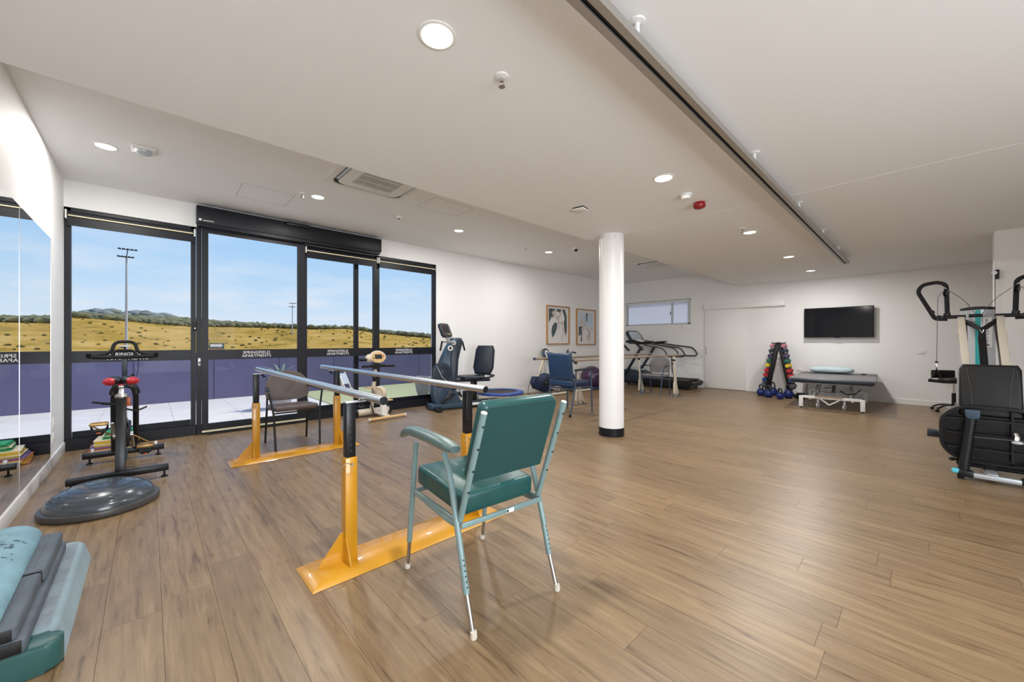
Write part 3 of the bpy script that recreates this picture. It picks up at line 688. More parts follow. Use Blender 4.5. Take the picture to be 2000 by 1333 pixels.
# ================================================================== STACKING ARMCHAIRS with rounded backs (local: faces +y... rider side +y)
def round_chair(loc, rz, label, fab, tub):
    t = thing('stacking_chair', label, 'chair', loc, rz, 'round-backed stacking armchairs')
    for s in (-1, 1):
        x = s * .255
        # front leg rising to the armrest, then back to the rear leg
        G().tube(fillet([(x * .92, .285, 0), (x * .97, .235, .44), (x * 1.12, .20, .655)], .05), .0115, 12).obj('leg', tub, t)
        G().tube(fillet([(x * .92, -.27, 0), (x * .9, -.20, .44), (x * .86, -.235, .60), (x * .82, -.255, .80)], .08), .0115, 12).obj('leg', tub, t)
        G().tube(fillet([(x * 1.12, .20, .655), (x * 1.13, .17, .675), (x * .9, -.22, .69)], .03), .010, 10).obj('arm_tube', tub, t)
        G().box((x * 1.07, .03, .688), (.035, .24, .018), rot=(R(-3), 0, R(-5) * s), bev=.007).obj('armrest', 'black', t)
    G().tube([(-.235, .235, .43), (.235, .235, .43)], .010, 10).tube([(-.228, -.2, .43), (.228, -.2, .43)], .010, 10).obj('seat_frame', tub, t)
    g = G().cushion((0, .02, .465), (.47, .46, .065), rot=(R(3), 0, 0), bev=.028); g.obj('seat', fab, t)
    p = []
    for i in range(28):
        a = 2 * PI * i / 28; c, s_ = math.cos(a), math.sin(a); e = 1 if s_ > 0 else .55
        p.append((.245 * math.copysign(abs(c) ** (.8 if s_ > 0 else .35), c), .215 * math.copysign(abs(s_) ** (1 if s_ > 0 else .5), s_) if s_ > 0 else -.16 * abs(s_) ** .45))
    g = G().prism(p, (0, 0, 0), (1, 0, 0), (0, 0, 1), .035, bev=.008)
    for v in g.b.verts: v.co.y += -.12 * (v.co.x / .25) ** 2 * -.35
    bmesh.ops.transform(g.b, matrix=Matrix.Translation((0, -.262, .675)) @ Matrix.Rotation(R(9), 4, 'X'), verts=g.b.verts)
    b = g.obj('backrest', fab, t)
    return t
def face(dx, dy): return math.atan2(-dx, dy)  # rotation that turns local +y to (dx,dy)
# back of the first chair is at the window side (v 5.6), its front towards the camera
round_chair((1.29, 5.345, 0), R(180), 'taupe vinyl stacking armchair with black legs standing between the steel rails', 'brownf', 'blackm')
round_chair((8.80, 4.37, 0), face(-1, -.05), 'grey stacking armchair with steel blue legs beside the treadmill', 'greyf', 'bluet')

# ================================================================== BLUE HIGH-BACK CHAIR
bc = thing('high_seat_chair', 'blue vinyl high-backed armchair between the far pale rails, seen from behind', 'chair', (5.44, 4.30, 0), face(1, .0))
for s in (-1, 1):
    x = s * .275
    G().tube([(x, .29, .0), (x * .98, .26, .76)], .0135, 12).obj('leg', 'bluet', bc)
    lg = G().tube(fillet([(x, -.33, .03), (x, -.20, .47), (x, -.17, .76)], .08), .0135, 12).obj('leg', 'bluet', bc)
    G().lathe([(0, -.012), (.022, -.012), (.026, -.006), (.026, .006), (.022, .012), (0, .012)], (x, -.335, .026), (1, 0, 0), n=16).obj('castor', 'black', lg)
    G().box((x, .06, .785), (.055, .50, .035), bev=.014, rot=(R(2), 0, 0)).obj('armrest', 'slated', bc)
    G().tube([(x, -.21, .47), (x, .27, .47)], .012, 10).obj('seat_rail', 'bluet', bc)
    G().tube([(x * .9, -.20, .47), (x * .86, -.30, 1.0)], .012, 10).obj('back_upright', 'bluet', bc)
G().tube([(-.275, -.21, .455), (.275, -.21, .455)], .012, 10).obj('rear_rail', 'bluet', bc)
G().cushion((0, .04, .53), (.50, .50, .10), bev=.03).obj('seat', 'navy', bc)
G().cushion((0, 0, 0), (.50, .09, .46), bev=.035, m=Matrix.Translation((0, -.255, .835)) @ Matrix.Rotation(R(8), 4, 'X')).obj('backrest', 'bluef', bc)
G().cushion((0, 0, 0), (.50, .08, .11), bev=.03, m=Matrix.Translation((0, -.215, .545)) @ Matrix.Rotation(R(4), 4, 'X')).obj('lumbar_pad', 'bluef', bc)

# ================================================================== FAR PARALLEL BARS
fb = thing('parallel_bars', 'far walking bars with slim beige rails on folding beige stands', 'parallel bars', (7.15, 4.32, 0))
for s in (-1, 1):
    y = .43 * s
    r_ = G().cyl((-2.15, y, .955), (2.15 if s > 0 else 1.93, y, .955), .021, n=20).obj('rail', mat('beige_rail', S(176, 160, 142), .3, .6), fb)
    for x, d in ((-2.15, -1),): G().lathe([(0, .01), (.020, .008), (.026, 0), (.026, -.015)], (x, y, .955), (d, 0, 0), n=16).obj('end_cap', 'slate', r_)
    for x in (-.95, 1.55):
        d = -1 if x > 0 else 1
        G().beam((x, y, .93), (x + .16, y, .03), .04, .03, bev=.004).obj('leg_tube', 'beige', fb)
        G().beam((x + .05, y + .03, .60), (x + .30, y + .03, .05), .03, .02, bev=.003).obj('brace_tube', 'beige', fb)
        G().lathe([(0, .0), (.016, 0), (.024, .03), (.026, .12), (.024, .24), (.010, .30), (.010, .62), (0, .62)], (x - .02, y - .02, .08), (0.02, 0, 1), n=16).obj('height_adjuster', 'beige', fb)
        G().box((x, y, .84), (.06, .05, .04), bev=.008, rot=(0, .3, 0)).obj('clamp', 'black', fb)
        g = G().box((x + .10, y, .012), (.42, .05, .018), bev=.004).box((x - .04, y, .012), (.05, .22, .018), bev=.004).box((x + .26, y, .012), (.05, .22, .018), bev=.004)
        g.obj('foot_plate', 'steel', fb)
        G().tube(fillet([(x - .05, y - .1, .02), (x - .03, y - .09, .08), (x + .10, y - .09, .09), (x + .12, y - .1, .02)], .03), .005, 8).obj('release_loop', 'black', fb)

# ================================================================== SPIN BIKE (faces the window, +y)
sb = thing('spin_bike', 'black spin bike with red-edged saddle by the mirror, facing the window', 'exercise bike', (-.185, 5.37, 0), 0)
g = G().box((0, -.50, .085), (.64, .055, .055), bev=.004); b1 = g.obj('rear_stabiliser', 'blackm', sb)
g = G().box((0, .50, .085), (.62, .055, .055), bev=.004); b2 = g.obj('front_stabiliser', 'blackm', sb)
for b_, y, ln in ((b1, -.50, .29), (b2, .50, .26)):
    for s in (-1, 1):
        G().lathe([(0, 0), (.026, 0), (.024, .008), (.008, .016), (.008, .06), (0, .06)], (s * ln, y, .001), n=14).obj('levelling_foot', 'black', b_)
for s in (-1, 1):
    G().lathe([(0, -.012), (.022, -.012), (.026, 0), (.022, .012), (0, .012)], (s * .24, .515, .125), (1, 0, 0), n=16).obj('transport_wheel', 'whitep', b2)
    G().box((s * .317, .50, .088), (.004, .05, .05)).obj('end_cap', 'silver', b2)
G().beam((0, -.50, .10), (0, -.33, .74), .068, .05, up=(0, 1, 0), bev=.006).obj('seat_tube', 'blackm', sb)
G().beam((0, -.48, .095), (0, .48, .095), .05, .05, bev=.004).obj('base_beam', 'blackm', sb)
G().beam((.0, -.36, .55), (.0, .28, .42), .05, .07, up=(1, 0, 0), bev=.005).obj('middle_beam', 'blackm', sb)
G().beam((0, -.33, .70), (0, -.30, .86), .035, .025, bev=.003).obj('seat_post', 'chrome', sb)
G().cyl((0, -.335, .745), (0, -.325, .775), .042, n=20).obj('collar', 'chrome', sb)
# arch over the flywheel
G().tube(fillet([(-.083, .47, .11), (-.083, .36, .70), (-.06, .34, .80), (.06, .34, .80), (.083, .36, .70), (.083, .47, .11)], .07, 6), .024, 14).obj('fork', 'blackm', sb)
g = G(); ring = [(-.105 + .21 * 0, 0)]
g.tube([(-.088 * math.cos(a), .36, .71 + .115 * math.sin(a)) for a in [PI * i / 14 for i in range(15)]], .030, 12); g.obj('fender', 'black', sb)
fw = G().lathe([(.0, -.011), (.17, -.009), (.215, -.014), (.235, -.014), (.235, .014), (.215, .014), (.17, .009), (0, .011)], (0, .40, .34), (1, 0, 0), n=40).obj('flywheel', 'steel', sb)
G().lathe([(0, -.04), (.02, -.04), (.02, .04), (0, .04)], (0, .40, .34), (1, 0, 0)).obj('hub', 'black', fw)
G().box((.035, .12, .34), (.03, .46, .20), bev=.014).obj('chain_guard', 'black', sb)
# saddle
sd_ = G()
for s in (-1, 1):
    sd_.ell((s * .055, -.345, .905), (.066, .10, .042), 18, 10, rot=(0, s * R(12), R(-14) * s))
sd_.ell((0, -.22, .905), (.035, .13, .025), 14, 10)
sdo = sd_.obj('saddle', 'black', sb)
for s in (-1, 1): G().ell((s * .066, -.362, .903), (.055, .088, .038), 16, 10, rot=(0, s * R(12), R(-14) * s)).obj('saddle_side', 'red', sdo)
G().box((0, -.36, .868), (.04, .05, .02), bev=.006).obj('rear_light', 'red', sdo)
G().beam((0, -.36, .86), (0, -.18, .87), .03, .02).obj('saddle_clamp', 'chrome', sb)
# handlebar
G().beam((0, .33, .78), (0, .30, 1.10), .042, .034, bev=.004).obj('handlebar_stem', 'slated', sb)
hb = G().tube(fillet([(-.235, .10, 1.155), (-.24, .14, 1.115), (-.235, .27, 1.105), (0, .29, 1.10), (.235, .27, 1.105), (.24, .14, 1.115), (.235, .10, 1.155)], .04, 5), .019, 14)
hb.tube(fillet([(-.235, .27, 1.12), (-.15, .33, 1.13), (-.095, .36, 1.16), (-.075, .40, 1.26), (.075, .40, 1.26), (.095, .36, 1.16), (.15, .33, 1.13), (.235, .27, 1.12)], .055, 6), .016, 14)
hbo = hb.obj('handlebar', 'rubber', sb)
G().tube(fillet([(-.09, .28, 1.11), (-.07, .29, 1.17), (.07, .29, 1.17), (.09, .28, 1.11)], .04, 5), .014, 12).obj('inner_grip', 'rubber', hbo)
G().box((0, .36, 1.215), (.10, .05, .018), bev=.005).obj('bottle_holder', 'silver', hbo)
G().cyl((0, .36, 1.21), (0, .33, 1.15), .008, n=8).obj('bracket', 'black', hbo)
g = G().cyl((.075, .18, .86), (.062, .16, .93), .014, n=12).tube([(.08, .18, .86), (.10, .22, .95), (.105, .28, 1.09)], .003, 6); g.obj('resistance_knob', 'black', sb)
g = G().cyl((-.03, -.34, .69), (-.12, -.36, .71), .012, n=10).cyl((-.10, -.36, .706), (-.18, -.38, .73), .009, n=10); g.obj('seat_lever', 'black', sb)
g = G().tube(fillet([(.03, -.33, .64), (.10, -.30, .61), (.17, -.28, .64)], .03), .008, 8); g.obj('stop_lever', 'black', sb)
G().box((.045, -.28, .70), (.03, .02, .08), bev=.004).obj('reflector', 'orange', sb)
# cranks and pedals with toe cages
c0 = Vector((0, .0, .345))
for s, dz, dy in ((-1, .14, -.06), (1, -.14, .06)):
    a = c0 + Vector((s * .06, 0, 0)); b = a + Vector((s * .012, dy, dz))
    G().beam(a, b, .014, .028, up=(1, 0, 0), bev=.004).obj('crank', 'steel', sb)
    pd = G().box(b + Vector((s * .085, 0, 0)), (.115, .09, .012), bev=.004).obj('pedal', 'black', sb)
    g = G()
    for yy in (-.042, .042): g.box(b + Vector((s * .085, yy, .0)), (.12, .008, .026), bev=.003)
    g.box(b + Vector((s * .03, 0, 0)), (.012, .09, .024)).cyl(a, b + Vector((s * .15, 0, 0)), .006, n=8); g.obj('pedal_plate', 'gold', pd)
    g = G(); p = b + Vector((s * .085, 0, 0))
    g.tube(fillet([p + Vector((-.055, .04, -.01)), p + Vector((-.05, .05, -.075)), p + Vector((0, .05, -.09)), p + Vector((.05, .05, -.075)), p + Vector((.055, .04, -.01))], .03), .007, 8)
    g.prism([(-.05, -.01), (-.035, -.035), (.035, -.035), (.05, -.01), (.045, -.055), (.02, -.075), (-.02, -.075), (-.045, -.055)], p + Vector((0, .03, -.02)), (1, 0, 0), (0, 0, 1), .012, bev=.003)
    g.obj('toe_cage', 'black', pd)
    G().box(p + Vector((0, -.047 if s < 0 else -.047, -.078)), (.03, .004, .014), bev=.002).obj('reflector', 'orange', pd)
G().cyl((-.07, 0, .345), (.07, 0, .345), .03, n=20).obj('bottom_bracket', 'steel', sb)

# ================================================================== foam mats pile by the window
mats = [('omat', 0), ('ymat', 0), ('wmat', 0), ('omat', 0), ('pmat', 0), ('ymat', 1), ('wmat', 1), ('ymat', 1), ('ymat', 1), ('wmat', 1), ('gmat', 2), ('gmat', 2), ('wmat', 2), ('gmat', 2), ('gmat', 2)]
z = .002; nm_ = {'omat': 'terracotta', 'ymat': 'yellow', 'wmat': 'cream', 'pmat': 'plum', 'gmat': 'green'}
for i, (c, lv) in enumerate(mats):
    w = (.40, .36, .26)[lv] - .008 * (i % 5); th = .0145
    pos = ['lowest of the pile', 'second from the floor', 'third from the floor', 'fourth from the floor', 'fifth from the floor', 'sixth from the floor', 'seventh from the floor', 'eighth from the floor', 'ninth from the floor', 'tenth from the floor', 'fifth below the top', 'fourth below the top', 'third below the top', 'just under the top one', 'top of the pile'][i]
    cx_ = -.30 + .02 * lv + .008 * (i % 3)
    o = G().box((0, 0, 0), (w, .36 - .05 * lv, th), bev=.004).obj('foam_mat', c, None); o.location = (cx_, 6.47 - .0 * lv, z + th / 2); o.rotation_euler = (0, 0, R(rnd.uniform(-5, 5)))
    tag(o, f'thin {nm_[c]} foam mat behind the spin bike, {pos}', 'mat', 'pile of coloured foam mats'); z += th + .0005

# ================================================================== balance dome trainer
bo = thing('balance_trainer', 'dark grey half-dome balance ball on a flat round platform', 'balance ball', (-.262, 4.32, 0))
G().lathe([(0, 0), (.30, 0), (.325, .008), (.33, .03), (.325, .048), (.305, .052), (0, .052)], n=64).obj('platform', 'dgrey', bo)
pr_ = []
for i in range(17):
    a = PI / 2 * i / 16; pr_.append((.302 * math.cos(a) ** .9 if i < 16 else 0, .05 + .135 * math.sin(a)))
dm = G().lathe(pr_, n=64).obj('dome', 'dome', bo, ang=60)
g = G()
for k_ in range(4, 15, 2): r_, h_ = pr_[k_]; g.tube([(r_ * math.cos(a) * 1.0, r_ * math.sin(a), h_ + .0005) for a in [2 * PI * i / 64 for i in range(64)]], .0018, 6, closed=True)
g.obj('rib_ring', 'dome', dm, kind='stuff')

# ================================================================== aerobic step with foam pieces (front left corner)
step = thing('aerobic_step', 'pale blue aerobic step with ridged grey top and rounded teal end', 'exercise step', (-.445, 2.835, 0), R(0))
def stadium(w, l, r, n=7):
    p = []
    for cx, cy, a in ((w - r, l - r, 0), (-w + r, l - r, 90), (-w + r, -l + r, 180), (w - r, -l + r, 270)):
        for i in range(n + 1): an = R(a + 90 * i / n); p.append((cx + r * math.cos(an), cy + r * math.sin(an)))
    return p
g = G(); z0, z1 = .002, .10
A = [g.b.verts.new((x, y, z0)) for x, y in stadium(.20, .545, .06)]; B = [g.b.verts.new((x * .88, y * .955, z1)) for x, y in stadium(.20, .545, .07)]; C_ = [g.b.verts.new((x * .84, y * .945, z1 + .008)) for x, y in stadium(.20, .545, .07)]
n = len(A)
for P, Q in ((A, B), (B, C_)):
    for k in range(n): g.b.faces.new((P[k], P[(k + 1) % n], Q[(k + 1) % n], Q[k]))
g.b.faces.new(C_); g.b.faces.new(A[::-1]); g.obj('platform', 'stepb', step, ang=40)
g = G().prism(stadium(.152, .44, .02), (0, .03, .1095), (1, 0, 0), (0, 1, 0), .004); top_ = g.obj('ridged_mat', 'stepr', step)
g = G()
for i in range(36): g.box((-.145 + i * .0083, .03, .1122), (.003, .86, .0022))
g.obj('ridges', 'stepr', top_, kind='stuff')
g = G(); g.prism(stadium(.200, .05, .045), (0, -.506, .0575), (1, 0, 0), (0, 1, 0), .110, bev=.016); g.obj('end_block', 'stepe', step)
# grey folded foam wedges on the step
def slab(name, label, loc, dims, rz, m, group, bev=.02, rot=(0, 0, 0), ribs=0):
    t = thing(name, label, 'foam block', loc, rz, group)
    b_ = G().box((0, 0, dims[2] / 2), dims, rot=rot, bev=bev, seg=4).obj('block', m, t)
    G().box((0, -dims[1] / 2 - .001, dims[2] / 2), (dims[0] - .02, .004, dims[2] - .014), bev=.001).obj('cut_end', 'blackv', t)
    if ribs:
        g = G()
        for i in range(ribs): g.box((-dims[0] * .34 + i * dims[0] * .68 / (ribs - 1), 0, dims[2] + .0008), (.005, dims[1] * .86, .003))
        g.obj('surface_ribs', m, b_, kind='stuff')
    return t
slab('foam_block', 'long dark slate foam block lying directly on the step top', (-.455, 2.74, .1145), (.25, .96, .060), R(0), 'gfoam', 'slate foam blocks stacked on the step', .014, ribs=11)
slab('foam_block', 'slate foam block nearer the round dome, stacked on another block', (-.465, 2.955, .176), (.25, .48, .062), R(0), 'gfoam', 'slate foam blocks stacked on the step', .014, ribs=11)
slab('foam_block', 'slate foam block with black cut end at the left picture edge', (-.475, 2.475, .176), (.25, .46, .056), R(0), 'gfoam', 'slate foam blocks stacked on the step', .014, ribs=11)
t = thing('foam_roller', 'pale cyan half-round foam roller with dark scuffs on top of the pile', 'foam roller', (-.515, 2.74, .240), R(1))
p = [(.112 * math.cos(PI * i / 16), .074 * math.sin(PI * i / 16)) for i in range(17)]
g = G().prism(p, (0, 0, 0), (1, 0, 0), (0, 0, 1), .90, bev=.006); ro = g.obj('roller', 'roll', t, ang=50)
g = G(); rr2 = random.Random(3)
for i in range(18):
    a = rr2.uniform(.5, 1.5); y = rr2.choice((.02, .06, .16, .20, .24)) + rr2.uniform(-.02, .02); g.box((.1122 * math.cos(a), y, .0742 * math.sin(a)), (.008 + rr2.random() * .014, .002 + rr2.random() * .004, .0012), rot=(0, PI / 2 - a * 1.0 if 0 else -(a - PI / 2), rr2.uniform(-.4, .4)))
g.obj('scuff_marks', 'slated', ro, kind='stuff')

# ================================================================== CREAM EXERCISE TRAINER at the window (console faces the room, -y)
wt = thing('pedal_trainer', 'cream upright pedal trainer with round tan console beside the window', 'exercise bike', (2.80, 6.28, 0), R(4))
b = G().cyl((-.31, -.33, .035), (.31, -.33, .035), .024, n=18).obj('front_stabiliser', 'tan', wt)
for s in (-1, 1): G().cyl((s * .30, -.33, .035), (s * .335, -.33, .035), .028, n=14).obj('end_cap', 'beige', b); G().cyl((s*.28, -.33, .012), (s*.28, -.33, .03), .012, n=10).obj('foot', 'black', b)
b = G().cyl((-.28, .16, .075), (.28, .16, .075), .055, n=20).obj('rear_stabiliser', 'cream', wt)
for s in (-1, 1): G().cyl((s * .28, .16, .075), (s * .315, .16, .075), .064, n=18).obj('end_cap', 'black', b)
G().beam((0, -.33, .055), (0, .16, .085), .09, .03, bev=.006).obj('base_beam', 'beige', wt)
G().prism([(-.02, 0), (.10, 0), (.05, .18), (-.03, .16)], (-.02, -.20, .07), (1, .2, 0), (0, 0, 1), .05, bev=.006).obj('fork_bracket', 'whitep', wt)
G().beam((-.05, .12, .10), (-.03, .02, .80), .06, .045, up=(1, 0, 0), bev=.010).obj('post', 'cream', wt)
G().cyl((-.035, .04, .60), (-.032, .03, .68), .036, n=16).obj('height_collar', 'black', wt)
h = G().lathe([(0, -.045), (.11, -.045), (.125, -.03), (.125, .03), (.11, .045), (0, .045)], (.045, .03, .385), (1, .55, 0), n=32).obj('wheel_housing', 'cream', wt)
G().lathe([(.085, .046), (.098, .046), (.098, .050), (.085, .050)], (.045, .03, .385), (-1, -.55, 0), n=32).obj('housing_ring', 'tan', h)
for s in (-1, 1):
    G().beam((.02 + s * .055, .03, .385), (.02 + s * .08, -.06 * s, .385 - .10 * s), .02, .025, bev=.004).obj('crank', 'steel', wt)
    G().box((.02 + s * .14, -.07 * s, .385 - .11 * s), (.10, .14, .02), bev=.006).obj('pedal', 'tan', wt)
G().tube(fillet([(-.08, .1, .30), (-.10, .05, .22), (-.09, -.02, .12), (-.07, .02, .06)], .03), .010, 8).obj('strap', 'black', wt)
G().cyl((-.28, -.02, .855), (.30, -.02, .845), .018, n=14).obj('handlebar', 'rubber', wt)
G().box((0, 0, .855), (.26, .09, .05), bev=.02).obj('bar_mount', 'black', wt)
G().cyl((-.20, .0, .965), (-.32, -.02, .965), .024, n=14).obj('side_grip', 'black', wt)
hd = G().lathe([(0, .075), (.08, .07), (.105, .03), (.108, -.01), (.10, -.025), (0, -.025)], (.0, .0, 1.005), (0, 1, -.25), n=32)
for v in hd.b.verts: v.co.x *= 1.35
hd.ell((-.13, .03, .985), (.07, .06, .07), 16, 10); hdo = hd.obj('console', 'cream', wt, ang=40)
fcm = Matrix.Translation((0, -.028, .998)) @ Matrix.Rotation(R(-14), 4, 'X')
g = G().lathe([(0, 0), (.088, 0), (.088, .004), (0, .004)], (0, 0, 0), (0, -1, 0), n=32)
for v in g.b.verts: v.co.x *= 1.38
bmesh.ops.transform(g.b, matrix=fcm, verts=g.b.verts); g.obj('face', 'tan', hdo)
g = G().box((0, -.006, .012), (.125, .004, .075), m=fcm); g.obj('display', 'lcd', hdo)
for i, (x, m_, r_) in enumerate(((-.088, 'slated', .012), (.092, 'red', .012), (-.04, 'beige', .008), (0, 'beige', .008), (.04, 'beige', .008))):
    zz = -.01 if i < 1 else (.02 if i == 1 else -.052)
    q = G().lathe([(0, .005), (r_, .004), (r_, 0)], (x, -.004, zz), (0, -1, 0), n=14); bmesh.ops.transform(q.b, matrix=fcm, verts=q.b.verts); q.obj('button', m_, hdo)

# ================================================================== TOTAL BODY RECUMBENT TRAINER
rc = thing('recumbent_trainer', 'slate blue seated arm and leg trainer beside the white wall and the windows', 'exercise machine', (4.05, 6.16, 0), R(-12))
body = [(-.20, .10), (-.27, .30), (-.25, .56), (-.10, .86), (.04, 1.16), (.14, 1.33), (.27, 1.34), (.31, 1.27), (.22, .95), (.16, .62), (.18, .30), (.30, .14), (.32, .07), (-.18, .07)]
G().prism(body, (0, 0, 0), (1, 0, 0), (0, 0, 1), .20, bev=.03).obj('body_shell', 'slate', rc, ang=50)
G().prism([(.07, 1.14), (.14, 1.30), (.27, 1.33), (.30, 1.26), (.20, .92), (.15, .62), (.17, .34), (.08, .34), (.06, .7), (.03, .95)], (.03, 0, 0), (1, 0, 0), (0, 0, 1), .23, bev=.03).obj('spine_shell', 'slated', rc, ang=50)
h = G().lathe([(0, .012), (.13, .012), (.175, .006), (.18, -.02), (.18, -.05), (0, -.05)], (-.10, -.118, .70), (0, -1, 0), n=40).obj('wheel_cover', 'slated', rc)
G().lathe([(.13, .013), (.136, .013), (.136, .018), (.13, .018)], (-.10, -.118, .70), (0, -1, 0), n=40).obj('cover_ring', 'slate', h)
G().lathe([(0, .02), (.03, .018), (.034, 0)], (-.10, -.122, .70), (0, -1, 0), n=20).obj('hub_cap', 'slate', h)
G().tube(fillet([(-.20, -.125, .82), (-.10, -.135, .60), (.02, -.13, .52), (.10, -.12, .50)], .06), .006, 8).obj('cable', 'silver', rc)
G().tube(fillet([(-.20, -.10, .48), (-.17, -.18, .44), (-.06, -.2, .47), (.06, -.16, .5), (.10, -.1, .5)], .05), .02, 10).obj('step_handle', 'slated', rc)
# console
cmx = Matrix.Translation((-.0, -.02, 1.47)) @ Matrix.Rotation(R(38), 4, 'Z') @ Matrix.Rotation(R(-22), 4, 'X')
def cm(g): bmesh.ops.transform(g.b, matrix=cmx, verts=g.b.verts); return g
co = cm(G().prism(stadium(.165, .135, .04), (0, 0, 0), (1, 0, 0), (0, 0, 1), .05, bev=.012)).obj('console', 'slated', rc)
cm(G().box((0, -.027, .015), (.21, .004, .12))).obj('display', 'lcd', co)
cm(G().prism(stadium(.135, .11, .02), (0, -.0255, .01), (1, 0, 0), (0, 0, 1), .002)).obj('face', 'ink', co)
for i, c in enumerate((('red'), 'gmat', 'ymat')): cm(G().box((-.075 + i * .075, -.029, -.082), (.05, .005, .018), bev=.003)).obj('button', c, co)
for i in range(3): cm(G().box((.12, -.029, -.02 + i * .04), (.016, .004, .012), bev=.002)).obj('side_button', 'beige', co)
cm(G().box((-.0, -.029, .10), (.05, .004, .012))).obj('badge', 'red', co)
G().beam((.08, 0, 1.28), (.0, 0, 1.40), .05, .05, bev=.008).obj('console_neck', 'silver', rc)
# hand cranks
g = G().cyl((.13, -.13, 1.24), (.13, .13, 1.24), .045, n=24); hk = g.obj('crank_axle', 'silver', rc)
G().lathe([(.03, .01), (.05, .01), (.05, -.01), (.03, -.01)], (.06, -.13, 1.14), (0, -1, 0), n=20).obj('index_ring', 'whitep', hk)
G().tube(fillet([(.13, -.13, 1.24), (-.05, -.16, 1.26), (-.12, -.17, 1.25)], .03), .013, 10).obj('crank_arm', 'steel', rc)
G().cyl((-.12, -.18, 1.27), (-.17, -.22, 1.10), .017, n=12).obj('hand_grip', 'rubber', rc)
G().tube(fillet([(.13, .14, 1.24), (.33, .16, 1.22), (.44, .16, 1.24)], .03), .013, 10).obj('crank_arm', 'steel', rc)
G().cyl((.43, .16, 1.27), (.49, .18, 1.09), .017, n=12).obj('hand_grip', 'rubber', rc)
g = G().cyl((.24, .10, 1.21), (.24, .20, 1.21), .03, n=14); g.obj('bearing', 'black', rc)
# base
G().box((-.22, 0, .035), (.10, .62, .05), bev=.012).obj('front_stabiliser', 'black', rc)
for s in (-1, 1): G().lathe([(0, -.03), (.045, -.03), (.05, 0), (.045, .03), (0, .03)], (-.22, s * .33, .052), (0, 1, 0), n=18).obj('roller', 'black', rc)
G().prism([(-.30, -.12), (.50, -.15), (1.15, -.10), (1.15, .10), (.50, .15), (-.30, .12)], (0, 0, .065), (1, 0, 0), (0, 1, 0), .09, bev=.02).obj('base_shell', 'slate', rc)
G().box((.55, -.10, .10), (.30, .12, .06), bev=.01).obj('step_plate', 'slated', rc)
G().box((.57, -.17, .075), (.16, .03, .045), bev=.008).obj('foot_bracket', 'whitep', rc)
G().box((.95, 0, .045), (.10, .56, .05), bev=.012).obj('rear_stabiliser', 'slated', rc)
for s in (-1, 1):
    G().beam((.05, s * .13, .34), (.05 + .10 * s, s * .16, .20), .03, .03).obj('pedal_crank', 'steel', rc)
    G().box((.08 + .10 * s, s * .24, .22), (.28, .10, .03), rot=(0, R(-35), 0), bev=.01).obj('foot_pedal', 'black', rc)
# seat
G().beam((.60, 0, .09), (.60, 0, .50), .11, .09, bev=.01).obj('seat_post', 'blackm', rc)
G().beam((.0, 0, .52), (.95, 0, .50), .07, .05, bev=.008).obj('seat_rail', 'slated', rc)
G().cushion((.52, 0, .57), (.40, .44, .07), bev=.03).obj('seat', 'slated', rc)
bkm = Matrix.Translation((.83, 0, .90)) @ Matrix.Rotation(R(35), 4, 'Z') @ Matrix.Rotation(R(14), 4, 'Y')
g = G().prism([(-.16, -.29), (.16, -.29), (.215, -.16), (.20, .20), (.16, .29), (-.16, .29), (-.20, .20), (-.215, -.16)], (0, 0, 0), (0, 1, 0), (0, 0, 1), .10, bev=.03); bmesh.ops.transform(g.b, matrix=bkm, verts=g.b.verts); g.obj('backrest', mat('midnight_vinyl', S(22, 30, 46), .4, bump=.1, bscale=200), rc)
G().beam((.78, 0, .50), (.86, 0, .80), .06, .05, bev=.008).obj('back_support', 'slated', rc)
G().tube(fillet([(.62, -.26, .57), (.78, -.27, .57), (.95, -.22, .60), (.95, .22, .60), (.78, .27, .57), (.62, .26, .57)], .06), .018, 10).obj('seat_handle', 'black', rc)

# ================================================================== TRAMPOLINE
tp = thing('mini_trampoline', 'small round trampoline with blue padded rim by the white wall', 'trampoline', (5.28, 5.98, 0))
G().lathe([(.35, .232), (.36, .245), (.42, .252), (.47, .246), (.49, .23), (.485, .20), (.47, .195), (.47, .225), (.36, .226)], n=56).obj('rim_pad', 'bluerim', tp)
G().lathe([(0, .222), (.37, .228), (.37, .224), (0, .218)], n=56).obj('jumping_mat', 'net', tp)
for i in range(6):
    a = 2 * PI * i / 6 + .35; x, y = .455 * math.cos(a), .455 * math.sin(a); l_ = G().cyl((x, y, .01), (x, y, .215), .0125, n=12).obj('leg', 'steel', tp); G().cyl((x, y, .001), (x, y, .03), .017, n=12).obj('rubber_foot', 'black', l_)

